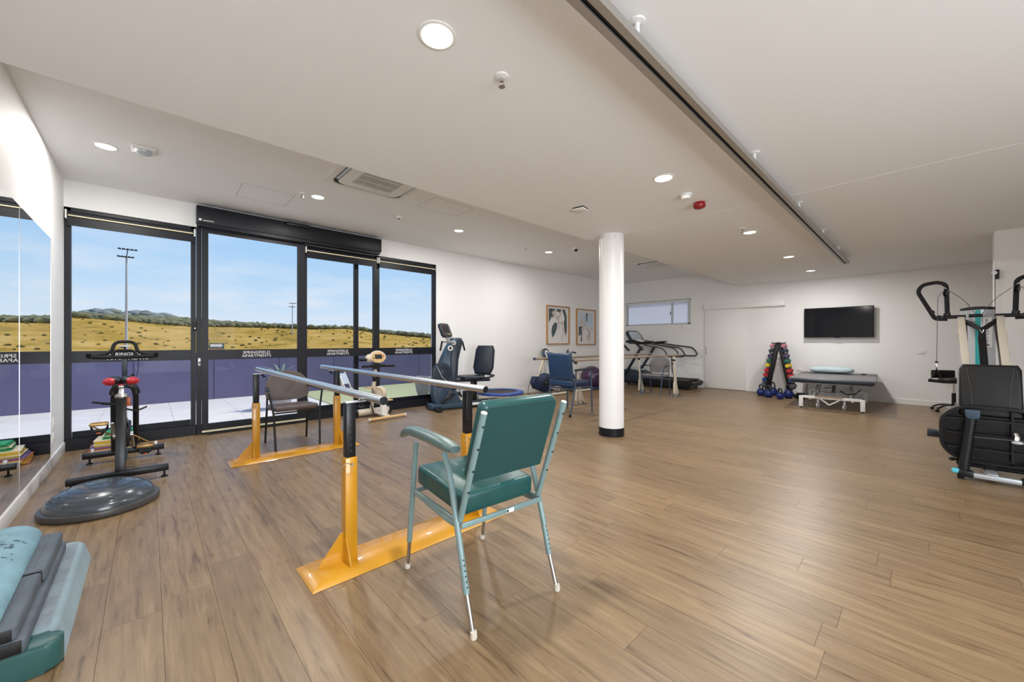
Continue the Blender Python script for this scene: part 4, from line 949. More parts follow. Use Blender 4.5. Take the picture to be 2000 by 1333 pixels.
# ================================================================== BLUE PEDAL TRAINERS along the white wall (local: console faces -y)
def pedal_trainer(loc, rz, label):
    t = thing('pedal_trainer', label, 'exercise bike', loc, rz, 'blue wheeled pedal trainers by the white wall')
    G().cyl((-.10, -.34, .032), (.50, -.34, .032), .028, n=14).obj('front_stabiliser', 'cream', t)
    G().cyl((-.2, .10, .04), (.42, .10, .04), .03, n=14).obj('rear_stabiliser', 'cream', t)
    G().beam((.1, -.34, .045), (.1, .10, .05), .07, .04, bev=.006).obj('base_beam', 'steel', t)
    G().beam((-.30, .0, .25), (.03, .0, .86), .065, .045, up=(0, 1, 0), bev=.012).obj('post', 'cream', t)
    G().cyl((-.17, 0, .50), (-.13, 0, .57), .040, n=14).obj('height_collar', 'steel', t)
    G().prism([(-.42, .30), (-.36, .45), (-.20, .44), (-.18, .25), (.0, .15), (.30, .10), (.30, .05), (-.05, .06), (-.34, .16)], (0, 0, 0), (1, 0, 0), (0, 0, 1), .12, bev=.02).obj('body_shell', 'navy', t)
    h = G().lathe([(0, .05), (.18, .045), (.215, .02), (.215, -.02), (.18, -.045), (0, -.05)], (-.03, -.06, .30), (.15, 1, 0), n=32).obj('wheel_cover', 'bluerim' if 0 else 'navy', t)
    G().lathe([(0, .012), (.10, .010), (.11, 0)], (-.03, -.11, .30), (-.15, -1, 0), n=28).obj('disc', 'slated', h)
    for s in (-1, 1):
        G().beam((-.03, s * .09 - .05, .30), (-.03 + .12 * s, s * .11 - .05, .28), .02, .02).obj('crank', 'steel', t); G().box((-.03 + .12 * s, s * .18 - .05, .28), (.20, .09, .03), bev=.01).obj('foot_shell', 'black', t)
    cmt = Matrix.Translation((.05, -.04, .945)) @ Matrix.Rotation(R(16), 4, 'Z') @ Matrix.Rotation(R(-20), 4, 'X')
    g = G().lathe([(0, .06), (.10, .05), (.125, .02), (.125, -.02), (.11, -.035), (0, -.035)], (0, 0, 0), (0, 1, 0), n=28); bmesh.ops.transform(g.b, matrix=cmt, verts=g.b.verts); c = g.obj('console', 'slate', t)
    g = G().lathe([(0, .006), (.105, .004), (.108, 0), (0, 0)], (0, -.034, 0), (0, -1, 0), n=28); bmesh.ops.transform(g.b, matrix=cmt, verts=g.b.verts); g.obj('face', 'whitep', c)
    g = G().box((0, -.042, .005), (.10, .004, .10)); bmesh.ops.transform(g.b, matrix=cmt, verts=g.b.verts); g.obj('display', 'lcdb', c)
    G().tube(fillet([(.10, .06, .93), (.24, .05, .99), (.34, -.02, .97)], .05), .02, 10).obj('handle', 'black', t)
    G().tube(fillet([(-.40, .02, .42), (-.50, .0, .25), (-.55, .0, .06), (-.46, -.04, .02), (-.36, -.05, .03), (-.34, -.08, .10)], .08), .006, 6).obj('power_cord', 'black', t)
    return t
pedal_trainer((6.92, 6.26, 0), 0, 'navy and cream pedal trainer with tilted post left of the blue chair')
pedal_trainer((7.80, 6.24, 0), 0, 'pedal trainer mostly hidden behind the blue chair, its round white console above the chair back')
t = thing('disc_stand', 'round grey disc cover standing between the two pedal trainer consoles', 'disc', (7.36, 6.60, 0))
G().cyl((0, 0, .01), (0, 0, .92), .018, n=10).obj('pole', 'steel', t); G().lathe([(0, .03), (.09, .02), (.105, 0), (.10, -.02), (0, -.02)], (0, 0, .99), (-.3, -1, 0), n=28).obj('disc', 'dgrey', t); G().lathe([(0, 0), (.13, 0), (.12, .02), (0, .02)], n=24).obj('base', 'black', t)

# ================================================================== EXERCISE BALL
bl = thing('exercise_ball', 'shiny purple exercise ball behind the blue chair', 'ball', (8.69, 6.12, 0))
G().ell((0, 0, .318), (.295, .295, .29), 48, 28).obj('ball', 'purple', bl, ang=60)
G().lathe([(.12, .012), (.16, .002), (.22, .002), (.255, .03), (.25, .06), (.215, .075), (.19, .06), (.13, .045)], n=36).obj('base_ring', 'navy', bl)

# ================================================================== TREADMILL (runs along the back wall; front at +y)
td = thing('treadmill', 'large black treadmill with long grey handrails against the back wall', 'treadmill', (10.55, 5.10, 0))
G().prism([(-1.0, .10), (-.98, .20), (-.86, .235), (.95, .235), (1.0, .12), (.9, .07), (-.9, .06)], (0, 0, 0), (0, 1, 0), (0, 0, 1), .78, bev=.015).obj('deck', 'black', td)
G().box((0, -.02, .2405), (.54, 1.80, .006)).obj('running_belt', 'rubber', td)
for s in (-1, 1): G().box((s * .335, -.02, .245), (.10, 1.84, .02), bev=.005).obj('side_rail', 'dgrey', td)
G().cyl((-.36, -.98, .17), (.36, -.98, .17), .05, n=18).obj('rear_roller', 'black', td)
for x in (-.33, .33):
    for y in (-.85, .8): G().cyl((x, y, .001), (x, y, .08), .03, n=12).obj('foot', 'black', td)
G().prism([(.30, .22), (.42, .34), (.62, .42), (.92, .46), (1.08, .38), (1.08, .10), (.3, .10)], (0, 0, 0), (0, 1, 0), (0, 0, 1), .80, bev=.05).obj('motor_hood', 'slated', td, ang=50)
G().box((0, .72, .455), (.42, .34, .03), rot=(R(8), 0, 0), bev=.012).obj('hood_panel', 'silver', td)
for s in (-1, 1):
    x = s * .40
    G().beam((x, .88, .30), (x, .36, 1.12), .05, .11, up=(1, 0, 0), bev=.015).obj('upright', 'slated', td)
    G().beam((x, .75, 1.0), (x, 1.0, 1.24), .04, .09, up=(1, 0, 0), bev=.012).obj('console_brace', 'slated', td)
    G().tube(fillet([(x, .75, 1.22), (x, .2, 1.22), (x, -.30, 1.15), (x, -.74, 1.10), (x, -.86, .92), (x, -.80, .87), (x, -.40, .87)], .10, 6), .022, 12).obj('outer_handrail', 'dgrey', td)
    G().tube(fillet([(x * .9, .30, 1.17), (x * .9, -.18, 1.09), (x * .9, -.30, 1.02), (x * .9, -.36, .89), (x * .9, -.45, .87)], .06, 6), .018, 12).obj('inner_handrail', 'dgrey', td)
    G().ell((x, .28, 1.235), (.045, .30, .035), 16, 10, rot=(R(-6), 0, 0)).obj('armrest_pad', 'black', td)
G().tube([(-.40, -.5, .87), (-.40, -.52, .5), (-.40, -.60, .245)], .016, 10).obj('rail_post', 'dgrey', td)
G().prism([(.30, 1.20), (.42, 1.27), (.66, 1.32), (.84, 1.30), (.86, 1.24), (.5, 1.18)], (0, 0, 0), (0, 1, 0), (0, 0, 1), .84, bev=.02).obj('console_tray', 'black', td)
cm_ = Matrix.Translation((0, .80, 1.42)) @ Matrix.Rotation(R(-32), 4, 'X')
g = G().prism(stadium(.36, .18, .10), (0, 0, 0), (1, 0, 0), (0, 0, 1), .07, bev=.02); bmesh.ops.transform(g.b, matrix=cm_, verts=g.b.verts); c = g.obj('console', 'slated', td)
g = G().prism(stadium(.30, .14, .08), (0, -.037, 0), (1, 0, 0), (0, 0, 1), .004); bmesh.ops.transform(g.b, matrix=cm_, verts=g.b.verts); g.obj('display', 'silver', c)
g = G().prism(stadium(.30, .12, .08), (0, .037, 0), (1, 0, 0), (0, 0, 1), .004); bmesh.ops.transform(g.b, matrix=cm_, verts=g.b.verts); g.obj('rear_badge', 'whitep', c)
G().prism([(.30, 1.22), (.36, 1.30), (.56, 1.33), (.60, 1.26)], (-.30, 0, 0), (0, 1, 0), (0, 0, 1), .10, bev=.015).obj('cup_holder', 'whitep', td)

# ================================================================== ART PRINTS on the white wall
def art(u0, u1, z0, z1, label, kind):
    cx, cz = (u0 + u1) / 2, (z0 + z1) / 2; w, h = (u1 - u0) / 2, (z1 - z0) / 2
    t = thing('framed_print', label, 'picture', (cx, VG, cz), 0, 'framed botanical prints')
    g = G(); f = .028
    for c, d in (((-w + f / 2, -.022, 0), (f, .044, 2 * h)), ((w - f / 2, -.022, 0), (f, .044, 2 * h)), ((0, -.022, h - f / 2), (2 * w - 2 * f, .044, f)), ((0, -.022, -h + f / 2), (2 * w - 2 * f, .044, f))): g.box(c, d, bev=.002)
    g.obj('frame', 'oak', t)
    p = G().box((0, -.008, 0), (2 * w - 2 * f, .012, 2 * h - 2 * f)).obj('paper', 'paper', t)
    def leaf(pts, m, off=0): G().prism([(a * w, b * h) for a, b in pts], (0, -.0152 - off, 0), (1, 0, 0), (0, 0, 1), .0012).obj('printed_leaf' if m.startswith('leaf') else 'printed_flower', m, p)
    def stem(pts, r=.004): G().tube([(a * w, -.0168, b * h) for a, b in pts], r, 5).obj('printed_stem', 'twig', p)
    if kind == 0:
        leaf([(-.80, .84), (.28, .84), (.20, .62), (-.05, .72), (-.30, .66), (-.42, .40), (-.62, .34), (-.80, .10)], 'leafd')
        leaf([(.36, .84), (.62, .84), (.78, .50), (.80, -.20), (.72, -.55), (.58, -.30), (.52, .10), (.60, .40)], 'leafd')
        leaf([(-.30, .14), (-.05, .10), (-.12, -.20), (-.30, -.50), (-.52, -.66), (-.58, -.30), (-.50, -.05)], 'leafd')
        for x, y, r in ((-.36, .60, .17), (-.02, .42, .15), (-.20, .76, .10), (.40, .12, .10), (.50, -.22, .10), (.18, .62, .10), (-.52, .36, .09)):
            leaf([(x + r * math.cos(a) * (1 + .2 * math.sin(3 * a)), y + r * .75 * math.sin(a) * (1 + .25 * math.cos(4 * a))) for a in [2 * PI * i / 14 for i in range(14)]], 'blossom', .0008)
        stem([(.42, .80), (.20, .55), (-.02, .25), (.30, .05), (.48, -.30), (.36, -.62), (.30, -.80)]); stem([(-.02, .25), (-.25, .45), (-.40, .6)]); stem([(.0, .3), (.1, -.1), (.02, -.22)]); stem([(.2, .1), (.4, .2), (.6, .05)])
    else:
        leaf([(-.74, .80), (.74, .80), (.74, .04), (-.74, .04)], 'leafl'); leaf([(.02, .80), (.18, .80), (.14, .30), (.04, .30)], 'leafd', .0006)
        leaf([(-.74, .02), (-.30, .02), (-.44, -.16), (-.58, -.45), (-.74, -.50)], 'leafd', .0006); leaf([(-.56, -.30), (-.38, -.2), (-.42, -.55), (-.40, -.80), (-.56, -.80), (-.50, -.5)], 'leafd', .0006)
        leaf([(-.60, .30), (-.35, .55), (-.25, .35), (-.45, .08), (-.7, .05)], 'leafd' if 0 else 'blossom', .0008)
        for x, y, r in ((-.28, -.12, .16), (.40, -.30, .16), (.30, -.58, .24), (.62, -.10, .14), (-.2, .1, .12)):
            leaf([(x + r * math.cos(a) * (1 + .15 * math.sin(3 * a)), y + r * .75 * math.sin(a)) for a in [2 * PI * i / 12 for i in range(12)]], 'blossom', .001)
        stem([(-.05, -.02), (.20, -.12), (.40, -.24)]); stem([(.0, 0), (.3, -.03), (.6, -.08)]); stem([(.05, -.05), (.3, -.3), (.3, -.5)]); stem([(.0, .0), (-.1, .3), (-.05, .7)])
art(7.523, 8.455, 1.19, 2.22, 'framed botanical print with large dark grey leaves and pale blossoms', 0)
art(8.776, 9.694, 1.17, 2.20, 'framed botanical print with pale blue upper half next to the column', 1)

# ================================================================== TV
tv = thing('television', 'large black wall-mounted flat TV on the white back wall', 'television', (UB - .10, 1.30, 1.69))
G().box((0, 0, 0), (.045, 1.18, .665), bev=.005).obj('casing', 'black', tv)
G().box((-.0235, 0, .006), (.002, 1.155, .63)).obj('screen', 'screen', tv)
G().box((-.02, 0, -.337), (.02, .10, .012), bev=.003).obj('sensor_bar', 'black', tv)
G().box((.055, 0, 0), (.07, .40, .30), bev=.005).obj('wall_bracket', 'blackm', tv)

# ================================================================== DUMBBELL RACK (A-frame seen end on)
rk = thing('dumbbell_rack', 'tall black A-frame dumbbell rack standing against the back wall', 'dumbbell rack', (10.80, 2.335, 0))
top = 1.24
def rackpt(s, z): return s * (.015 + (.235) * (1 - z / top))
for s in (-1, 1):
    for dx in (-.074, .074):
        G().beam((dx, rackpt(s, .02), .02), (dx, rackpt(s, top), top), .065, .012, up=(1, 0, 0), bev=.002).obj('side_plate', 'blackm', rk)
    for i in range(10):
        z = top - .02 - i * .115 - .0 * i
        g = G()
        for dx in (-.074, .074):
            g.prism([(0, -.015), (.065, -.015 + .0), (.085, .03), (.07, .03), (.05, .0), (.02, .0), (0, .02)], (dx, rackpt(s, z) + s * .03, z), (0, s, 0), (0, 0, 1), .012)
        g.obj('cradle', 'blackm', rk)
    G().box((0, rackpt(s, .0) + s * .01, .022), (.34, .06, .04), bev=.006).obj('foot', 'blackm', rk)
G().box((0, 0, .62), (.16, .02, .03)).obj('spreader', 'blackm', rk) if 0 else None
G().cyl((-.085, 0, top), (.085, 0, top), .012, n=10).obj('top_bar', 'blackm', rk)
cols = ['pink', 'dark', 'violet', 'green', 'yellow', 'red', 'red', 'blue', 'grey', 'black']
pos_ = ['topmost', 'second from the top', 'third from the top', 'fourth from the top', 'fifth from the top', 'sixth from the top', 'seventh from the top', 'eighth from the top', 'ninth from the top', 'tenth from the top']
for s in (-1, 1):
    for i, c in enumerate(cols):
        if s > 0 and i == 9: pass
        z = top - .02 - (i + .0) * .115 - .055
        if z < .22: continue
        r_ = .037 + .0016 * i; y = rackpt(s, z) + s * .080
        # s=+1 is the far v side = left in the photograph
        side = 'left' if s > 0 else 'right'
        cn = {'dark': 'navy', 'violet': 'dark violet'}.get(c, c)
        d = thing('dumbbell', f'{cn} dumbbell, {pos_[i]} on the {side} leg of the rack', 'dumbbell', (10.80, 2.335 + y, z), 0, 'dumbbells on the A-frame rack')
        G().cyl((-.14, 0, 0), (.14, 0, 0), .014, n=12).obj('handle', 'chrome' if i > 7 else PC[c], d)
        for q in (-1, 1):
            G().lathe([(0, -.035), (r_ * .8, -.035), (r_, -.022), (r_, .022), (r_ * .8, .035), (0, .035)], (q * .125, 0, 0), (1, 0, 0), n=6 if i > 6 else 10).obj('weight_head', PC[c], d, ang=20)

# ================================================================== KETTLEBELLS
def kettlebell(u, v, r, rz, label, hs=1.0):
    t = thing('kettlebell', label, 'kettlebell', (u, v, 0), rz, 'blue kettlebells in front of the rack')
    G().lathe([(0, 0), (r * .62, 0), (r * .80, r * .16)] + [(r * math.cos(a), r * .98 + r * math.sin(a)) for a in [R(-52 + 12 * i) for i in range(11)]] + [(0, r * 1.98)], n=24).obj('bell', 'kb', t, ang=50)
    G().tube(fillet([(-r * .62, 0, r * 1.45), (-r * 1.02 * hs, 0, r * 2.25), (-r * .72 * hs, 0, r * 2.85 * hs), (r * .72 * hs, 0, r * 2.85 * hs), (r * 1.02 * hs, 0, r * 2.25), (r * .62, 0, r * 1.45)], r * .5, 6), .0165, 12).obj('handle', mat('worn_handle', S(52, 54, 62), .4, .2), t)
    G().lathe([(0, .002), (r * .36, .001), (r * .36, -.006)], (0, -r * .96, r), (0, -1, 0), n=16).obj('weight_mark', 'slate', t)
kettlebell(10.42, 2.60, .088, R(35), 'blue kettlebell at the left end of the row')
kettlebell(10.22, 2.40, .092, R(35), 'blue kettlebell second from the left, slightly in front')
kettlebell(10.66, 2.42, .095, R(35), 'blue kettlebell at the back with the widest black handle', 1.12)
kettlebell(10.12, 2.16, .078, R(35), 'smallest blue kettlebell, third from the left in the front row')
kettlebell(10.38, 2.06, .098, R(35), 'blue kettlebell at the right end beneath the treatment table edge', 1.05)
t = thing('ankle_weights', 'black rubber weight discs piled at the right foot of the rack', 'weights', (10.60, 1.90, 0))
for i, (x, y, z, r_) in enumerate(((0, 0, .02, .10), (.01, .02, .06, .09), (-.02, -.03, .10, .08))): G().lathe([(.03, -.018), (r_, -.018), (r_, .018), (.03, .018)], (x, y, z), (0, 0, 1), n=24).obj('disc', 'blackm', t)

# ================================================================== TREATMENT TABLE
tb = thing('treatment_table', 'wide grey padded treatment table on a low white lifting frame', 'treatment table', (10.03, 1.22, 0), R(3))
w = .62
for x0_, x1_, m_ in ((-.98, -.22, 'couch'), (-.20, .22, 'couch'), (.24, 1.0, 'couchd')):
    G().box(((x0_ + x1_) / 2, 0, .55), (x1_ - x0_, 2 * w, .07), bev=.022, seg=4).obj('padded_section', m_, tb)
G().box((-.975, 0, .535), (.05, 2 * w - .04, .055), bev=.02, seg=4).obj('front_roll', 'couchn', tb)
G().box((0, 0, .50), (1.92, 1.16, .03)).obj('top_board', 'couchn', tb)
G().box((-.60, .0, .465), (.03, .96, .045), bev=.004).obj('upper_rail', 'white', tb); G().box((.60, .0, .465), (.03, .96, .045), bev=.004).obj('upper_rail', 'white', tb)
for s in (-1, 1): G().box((0, s * .45, .465), (1.2, .04, .045), bev=.004).obj('upper_side_rail', 'white', tb)
for x in (-.86, .50):
    G().box((x, 0, .215), (.05, .86, .05), bev=.004).obj('lower_rail', 'white', tb)
    for s in (-1, 1):
        lg = G().box((x, s * .44, .125), (.065, .065, .21), bev=.006).obj('leg', 'white', tb); G().cyl((x, s * .44, .001), (x, s * .44, .03), .022, n=14).obj('foot_pad', 'black', lg)
for s in (-1, 1):
    G().box((-.18, s * .30, .19), (1.36, .04, .05), bev=.004).obj('base_side_rail', 'white', tb)
    G().beam((-.60, s * .27, .21), (-.05, s * .24, .45), .03, .045, bev=.004).obj('lift_arm', 'white', tb); G().beam((.0, s * .27, .21), (.45, s * .24, .45), .03, .045, bev=.004).obj('lift_arm', 'white', tb)
    G().lathe([(0, -.015), (.05, -.015), (.056, -.008), (.056, .008), (.05, .015), (0, .015)], (-.80, s * .19, .062), (.3, 1, 0), n=22).obj('castor_wheel', 'silver', tb)
    G().beam((-.80, s * .19, .07), (-.78, s * .19, .20), .03, .03).obj('castor_fork', 'white', tb)
G().beam((-.86, .16, .20), (-.86, .02, .09), .02, .035, up=(1, 0, 0)).obj('pedal_bar', 'white', tb); G().beam((-.86, -.14, .20), (-.86, .02, .09), .02, .035, up=(1, 0, 0)).obj('pedal_bar', 'white', tb)
G().box((-.90, .03, .235), (.025, .40, .012)).obj('foot_switch_bar', 'oak', tb)
G().cyl((-.35, 0, .24), (.2, .02, .38), .032, n=14).obj('actuator', 'silver', tb); G().box((.0, .1, .28), (.20, .14, .10), bev=.01).obj('control_box', 'silver', tb)
G().tube(fillet([(-.2, -.10, .30), (-.45, -.20, .26), (-.62, -.34, .30), (-.55, -.40, .38)], .06), .008, 8).obj('cable', 'black', tb)
G().tube(fillet([(.3, .44, .46), (.35, .50, .25), (.55, .50, .06), (.9, .45, .02)], .1), .006, 8).obj('power_lead', 'black', tb)
hc = thing('hand_control', 'small black hand control lying on the dark section of the treatment table', 'remote', (10.67, .84, .5855)); G().box((0, 0, .01), (.09, .07, .02), bev=.006).obj('casing', 'black', hc)
pl = thing('pillow', 'pale aqua pillow lying on the far end of the treatment table', 'pillow', (10.72, 1.36, .588), R(3))
g = G(); q = bmesh.ops.create_uvsphere(g.b, u_segments=32, v_segments=16, radius=1)['verts']
for v in q:
    x, y, z = v.co; f = lambda a, e: math.copysign(abs(a) ** e, a); v.co = (f(x, .55) * .20, f(y, .55) * .37, f(z, .8) * .068 + .070 + .006 * math.sin(9 * y) * math.cos(7 * x))
g.obj('pillow_body', 'pillow', pl, ang=80)

# ================================================================== CABLE MACHINE (faces -x; local x = u-6, y = v+.42)
cmn = thing('cable_machine', 'seated cable exercise machine with silver tower, teal stripe and black loop handles', 'exercise machine', (6.0, -.42, 0))
tw = G().lathe([(0, .10), (.125, .10), (.132, 1.0), (.125, 1.62), (0, 1.62)], (.90, -.0, 0), n=40).obj('tower', 'silver', cmn, ang=40)
G().lathe([(0, 1.62), (.130, 1.62), (.133, 1.635), (.128, 1.65), (.05, 1.66), (0, 1.66)], (.90, 0, 0), n=40).obj('tower_cap', 'black', cmn)
def onr(a0, a1, z0, z1, r, name, m, par, nn=6):
    g = G(); A = [g.b.verts.new((.90 - r * math.cos(R(a0 + (a1 - a0) * i / nn)), r * math.sin(R(a0 + (a1 - a0) * i / nn)), z0)) for i in range(nn + 1)]; B = [g.b.verts.new((v.co.x, v.co.y, z1)) for v in A]
    for i in range(nn): g.b.faces.new((A[i], A[i + 1], B[i + 1], B[i]))
    return g.obj(name, m, par)
onr(-7, 10, .10, 1.615, .1335, 'teal_stripe', 'tealstripe', tw)
lb = onr(-48, -14, 1.20, 1.53, .1338, 'name_label', 'whitep', tw)
for i, ch in enumerate('ENCOMPASS'):
    a = R(-27); zc = 1.50 - i * .0325
    text(ch, .032, frame_m((.90 - .1345 * math.cos(a), .1345 * math.sin(a), zc), (-math.sin(a), -math.cos(a), 0), (0, 0, 1)), 'ink', lb, name='letter', depth=.0006, width=.024)
g = G(); a = R(-27); g.box((.90 - .1345 * math.cos(a), .1345 * math.sin(a), 1.222), (.002, .045, .012), rot=(0, 0, -a)); g.obj('sublabel_bar', 'ink', lb)
# oval emblem
a = R(28); g = G(); mtx = frame_m((.90 - .1345 * math.cos(a), .1345 * math.sin(a), 1.47), (-math.sin(a), -math.cos(a), 0), (0, 0, 1))
g.tube([(.042 * math.cos(t), .026 * math.sin(t), 0) for t in [2 * PI * i / 24 for i in range(24)]], .003, 6, closed=True).tube([(-.025, -.012, 0), (-.01, .012, 0), (.005, -.006, 0), (.022, .014, 0)], .004, 6).tube([(-.03, .0, 0), (-.0, .018, 0), (.03, .006, 0)], .003, 6)
bmesh.ops.transform(g.b, matrix=mtx, verts=g.b.verts); g.obj('emblem', 'steel', tw)
G().cyl((.77, -.03, 1.555), (.77, .07, 1.555), .018, n=14).obj('cable_guide', 'black', cmn)
for s in (-1, 1):
    ar = G().beam((.60, s * .135, 1.53), (-.02, s * .125 - .0, .98), .035, .055, up=(0, 1, 0), bev=.006).obj('side_arm', 'beige', cmn)
    G().box((.43, s * .158, 1.37), (.05, .008, .10), rot=(0, R(45), 0)).obj('warning_label', 'cream', ar)
    G().tube([(.65, s * .10, 1.50), (.30, s * .11, 1.15), (.0, s * .1, .9)], .012, 8).obj('support_rod', 'dgrey', cmn)
    # yoke
    G().cyl((.58, s * .11, 1.50), (.58, s * .16, 1.50), .028, n=16).obj('pivot_cap', 'silver', cmn)
    G().cyl((.60, s * .10, 1.54), (.60, s * .26, 1.54), .020, n=12).obj('cross_tube', 'blackm', cmn)
    G().beam((.56, s * .12, 1.495), (.40, 0, 1.385), .045, .006, up=(1, 0, .3)).obj('strap_half', 'black', cmn)
    # loop handle
    hl = G().tube(fillet([(.60, s * .235, 1.53), (.60, s * .245, 1.91), (.60, s * .31, 1.945), (.60, s * .43, 1.925), (.60, s * .47, 1.85), (.60, s * .355, 1.58), (.60, s * .33, 1.52), (.60, s * .235, 1.515)], .055, 6), .020, 14).obj('loop_handle', 'rubber', cmn)
    G().cyl((.60, s * .345, 1.585), (.60, s * .365, 1.615), .023, n=14).obj('grip_collar', 'black', hl)
    G().cyl((.60, s * .238, 1.555), (.60, s * .240, 1.585), .028, n=16).obj('grip_collar', 'black', hl)
    g = G().cyl((.60, s * .235, 1.54), (.60, s * .29, 1.55), .009, n=10).ell((.60, s * .30, 1.55), (.012, .020, .014), 12, 8); g.obj('adjust_knob', 'black', hl)
    pu = G().lathe([(0, -.016), (.038, -.016), (.044, -.008), (.034, 0), (.044, .008), (.038, .016), (0, .016)], (.585, s * .245, 1.815), (.3, 1, .1), n=28).obj('pulley', 'black', cmn)
    G().cyl((.59, s * .235, 1.85), (.575, s * .265, 1.88), .006, n=8).obj('hook', 'chrome', pu)
    G().tube(fillet([(.59, s * .215, 1.83), (.66, s * .10, 1.72), (.74, s * .02, 1.56)], .12, 8), .0028, 6).obj('cable', 'dgrey', cmn)
    zb = 1.03 if s > 0 else 1.2
    G().tube(fillet([(.56, s * .27, 1.83), (.50, s * .31, 1.77), (.50, s * .32, zb)], .04), .0028, 6).obj('hanging_cable', 'dgrey', cmn)
g = G().beam((.40, 0, 1.385), (.36, .0, 1.30), .05, .01, up=(1, 0, 0)).beam((.37, .002, 1.31), (.12, 0, .98), .055, .02, up=(1, 0, 0), bev=.006); g.obj('strap', 'black', cmn)
G().tube([(.39, -.012, 1.385), (.38, 0, 1.345), (.39, .012, 1.385)], .004, 6).obj('ring', 'chrome', cmn)
# hand grip on the left cable
G().lathe([(0, 0), (.014, 0), (.012, .02), (0, .022)], (.50, .32, 1.02), n=12).obj('cable_stop', 'black', cmn)
hgp = G().box((.50, .32, .985), (.02, .02, .06), bev=.006).obj('swivel', 'chrome', cmn)
for s in (-1, 1): G().beam((.50, .32, .955), (.50, .32 + s * .045, .83), .022, .008).obj('grip_strap', 'black', hgp)
G().cyl((.50, .255, .81), (.50, .385, .82), .018, n=16).obj('grip_tube', 'rubber', hgp)
# seat back, front shroud with recessed inside and ribs
bkm = Matrix.Translation((-.30, 0, .81)) @ Matrix.Rotation(R(11), 4, 'Y')
def bko(g): bmesh.ops.transform(g.b, matrix=bkm, verts=g.b.verts); return g
bko(G().prism([(-.19, -.25), (.19, -.25), (.185, .19), (.165, .235), (-.165, .235), (-.185, .19)], (0, 0, 0), (0, -1, 0), (0, 0, 1), .09, bev=.025)).obj('backrest', 'blackv', cmn, ang=50)
bko(G().prism([(-.20, -.26), (.20, -.26), (.195, .17), (-.195, .17)], (.055, 0, 0), (0, -1, 0), (0, 0, 1), .02)).obj('back_shell', 'silver', cmn)
for s in (-1, 1): bko(G().tube([(-.047, s * .14, .20), (-.049, s * .115, 0), (-.047, s * .105, -.22)], .002, 6)).obj('stitching', 'brownf', cmn)
G().cushion((-.02, 0, .60), (.44, .40, .07), bev=.025).obj('seat', 'blackv', cmn)
def oval(w, h, r, n=9):
    return stadium(w, h, r, n)
sh = G(); out = [(a, b + .405) for a, b in oval(.318, .265, .20)]; inn = [(a * .93, (b - 0) * .92 + .405) for a, b in oval(.318, .265, .20)]
n = len(out)
Fo = [sh.b.verts.new((-.46, a, b)) for a, b in out]; Fi = [sh.b.verts.new((-.46, a, b)) for a, b in inn]; Bi = [sh.b.verts.new((-.36, a, b)) for a, b in inn]; Bo = [sh.b.verts.new((-.32, a * 1.0, b)) for a, b in out]
for P, Q in ((Fo, Fi), (Fi, Bi), (Bo, Fo)):
    for k in range(n): sh.b.faces.new((P[k], P[(k + 1) % n], Q[(k + 1) % n], Q[k]))
sh.b.faces.new(Bi); sh.b.faces.new(Bo[::-1]); sho = sh.obj('front_shroud', mat('gloss_black', (.005, .005, .007), .25, spec=.35), cmn, ang=40)
g = G()
for z_ in (.54, .405, .27): g.box((-.40, -.01, z_), (.07, .56, .012))
for y_ in (-.12, .12): g.box((-.39, y_, .405), (.05, .012, .46))
g.obj('shroud_ribs', 'black', sho)
G().tube([(-.45, .315 * 0 + .30, .40), (-.50, .26, .405)], .008, 8).obj('hinge_pin', 'steel', sho) if 0 else None
g = G().prism([(-.045, .04), (.045, .04), (.045, -.02), (.03, -.045), (-.03, -.045), (-.045, -.02)], (-.53, .115, .60), (0, -1, 0), (0, 0, 1), .04, bev=.008); g.obj('post_cap', 'slate', cmn)
G().cyl((-.50, .115, .62), (-.52, .17, .05), .036, n=20).obj('front_post', 'black', cmn)
G().cyl((-.52, .16, .39), (-.52, -.28, .405), .007, n=8).obj('cross_rod', 'dgrey', cmn)
G().tube(fillet([(-.50, -.13, .455), (-.52, -.135, .43), (-.53, -.13, .40)], .01), .018, 10).obj('release_lever', 'chrome', cmn); G().ell((-.535, -.135, .385), (.012, .035, .016), 16, 10).obj('lever_knob', 'silver', cmn)
for z_, x_ in ((.135, -.40), (.095, -.34), (.075, -.20)): G().cyl((x_, .20, z_), (x_, -.32, z_), .016, n=10).obj('lower_tube', 'black', cmn)
G().box((-.30, .0, .10), (.10, .08, .09), bev=.01).obj('frame_block', 'black', cmn)
G().cyl((-.40, .20, .14), (-.40, .225, .14), .010, n=10).obj('knob_stem', 'black', cmn); G().ell((-.40, .235, .14), (.018, .022, .018), 14, 10).obj('knob', 'black', cmn)
# base
G().beam((-.54, .13, .05), (-.54, -.17, .05), .055, .045, up=(0, 0, 1), bev=.012).obj('front_bar', 'silver', cmn)
G().box((-.54, .16, .055), (.075, .10, .06), bev=.012).obj('bar_end_cap', 'black', cmn); G().box((-.545, .215, .068), (.065, .055, .04), bev=.014).obj('bar_end_tip', 'cyan', cmn)
G().box((-.54, -.20, .055), (.075, .09, .06), bev=.012).obj('bar_end_cap', 'black', cmn)
for y_ in (.185, -.20): G().cyl((-.54, y_, .001), (-.54, y_, .03), .022, n=14).obj('rubber_foot', 'rubber', cmn)
G().beam((-.54, .0, .05), (.95, 0, .05), .07, .06, bev=.008).obj('base_beam', 'silver', cmn)
G().box((.92, 0, .05), (.30, .40, .09), bev=.02).obj('rear_base', 'silver', cmn)
G().box((.30, -.24, .80), (.04, .02, 1.0)).obj('guide_rail', 'dgrey', cmn) if 0 else None
G().beam((-.05, 0, .08), (-.02, 0, .57), .08, .06, bev=.008).obj('seat_post', 'black', cmn)
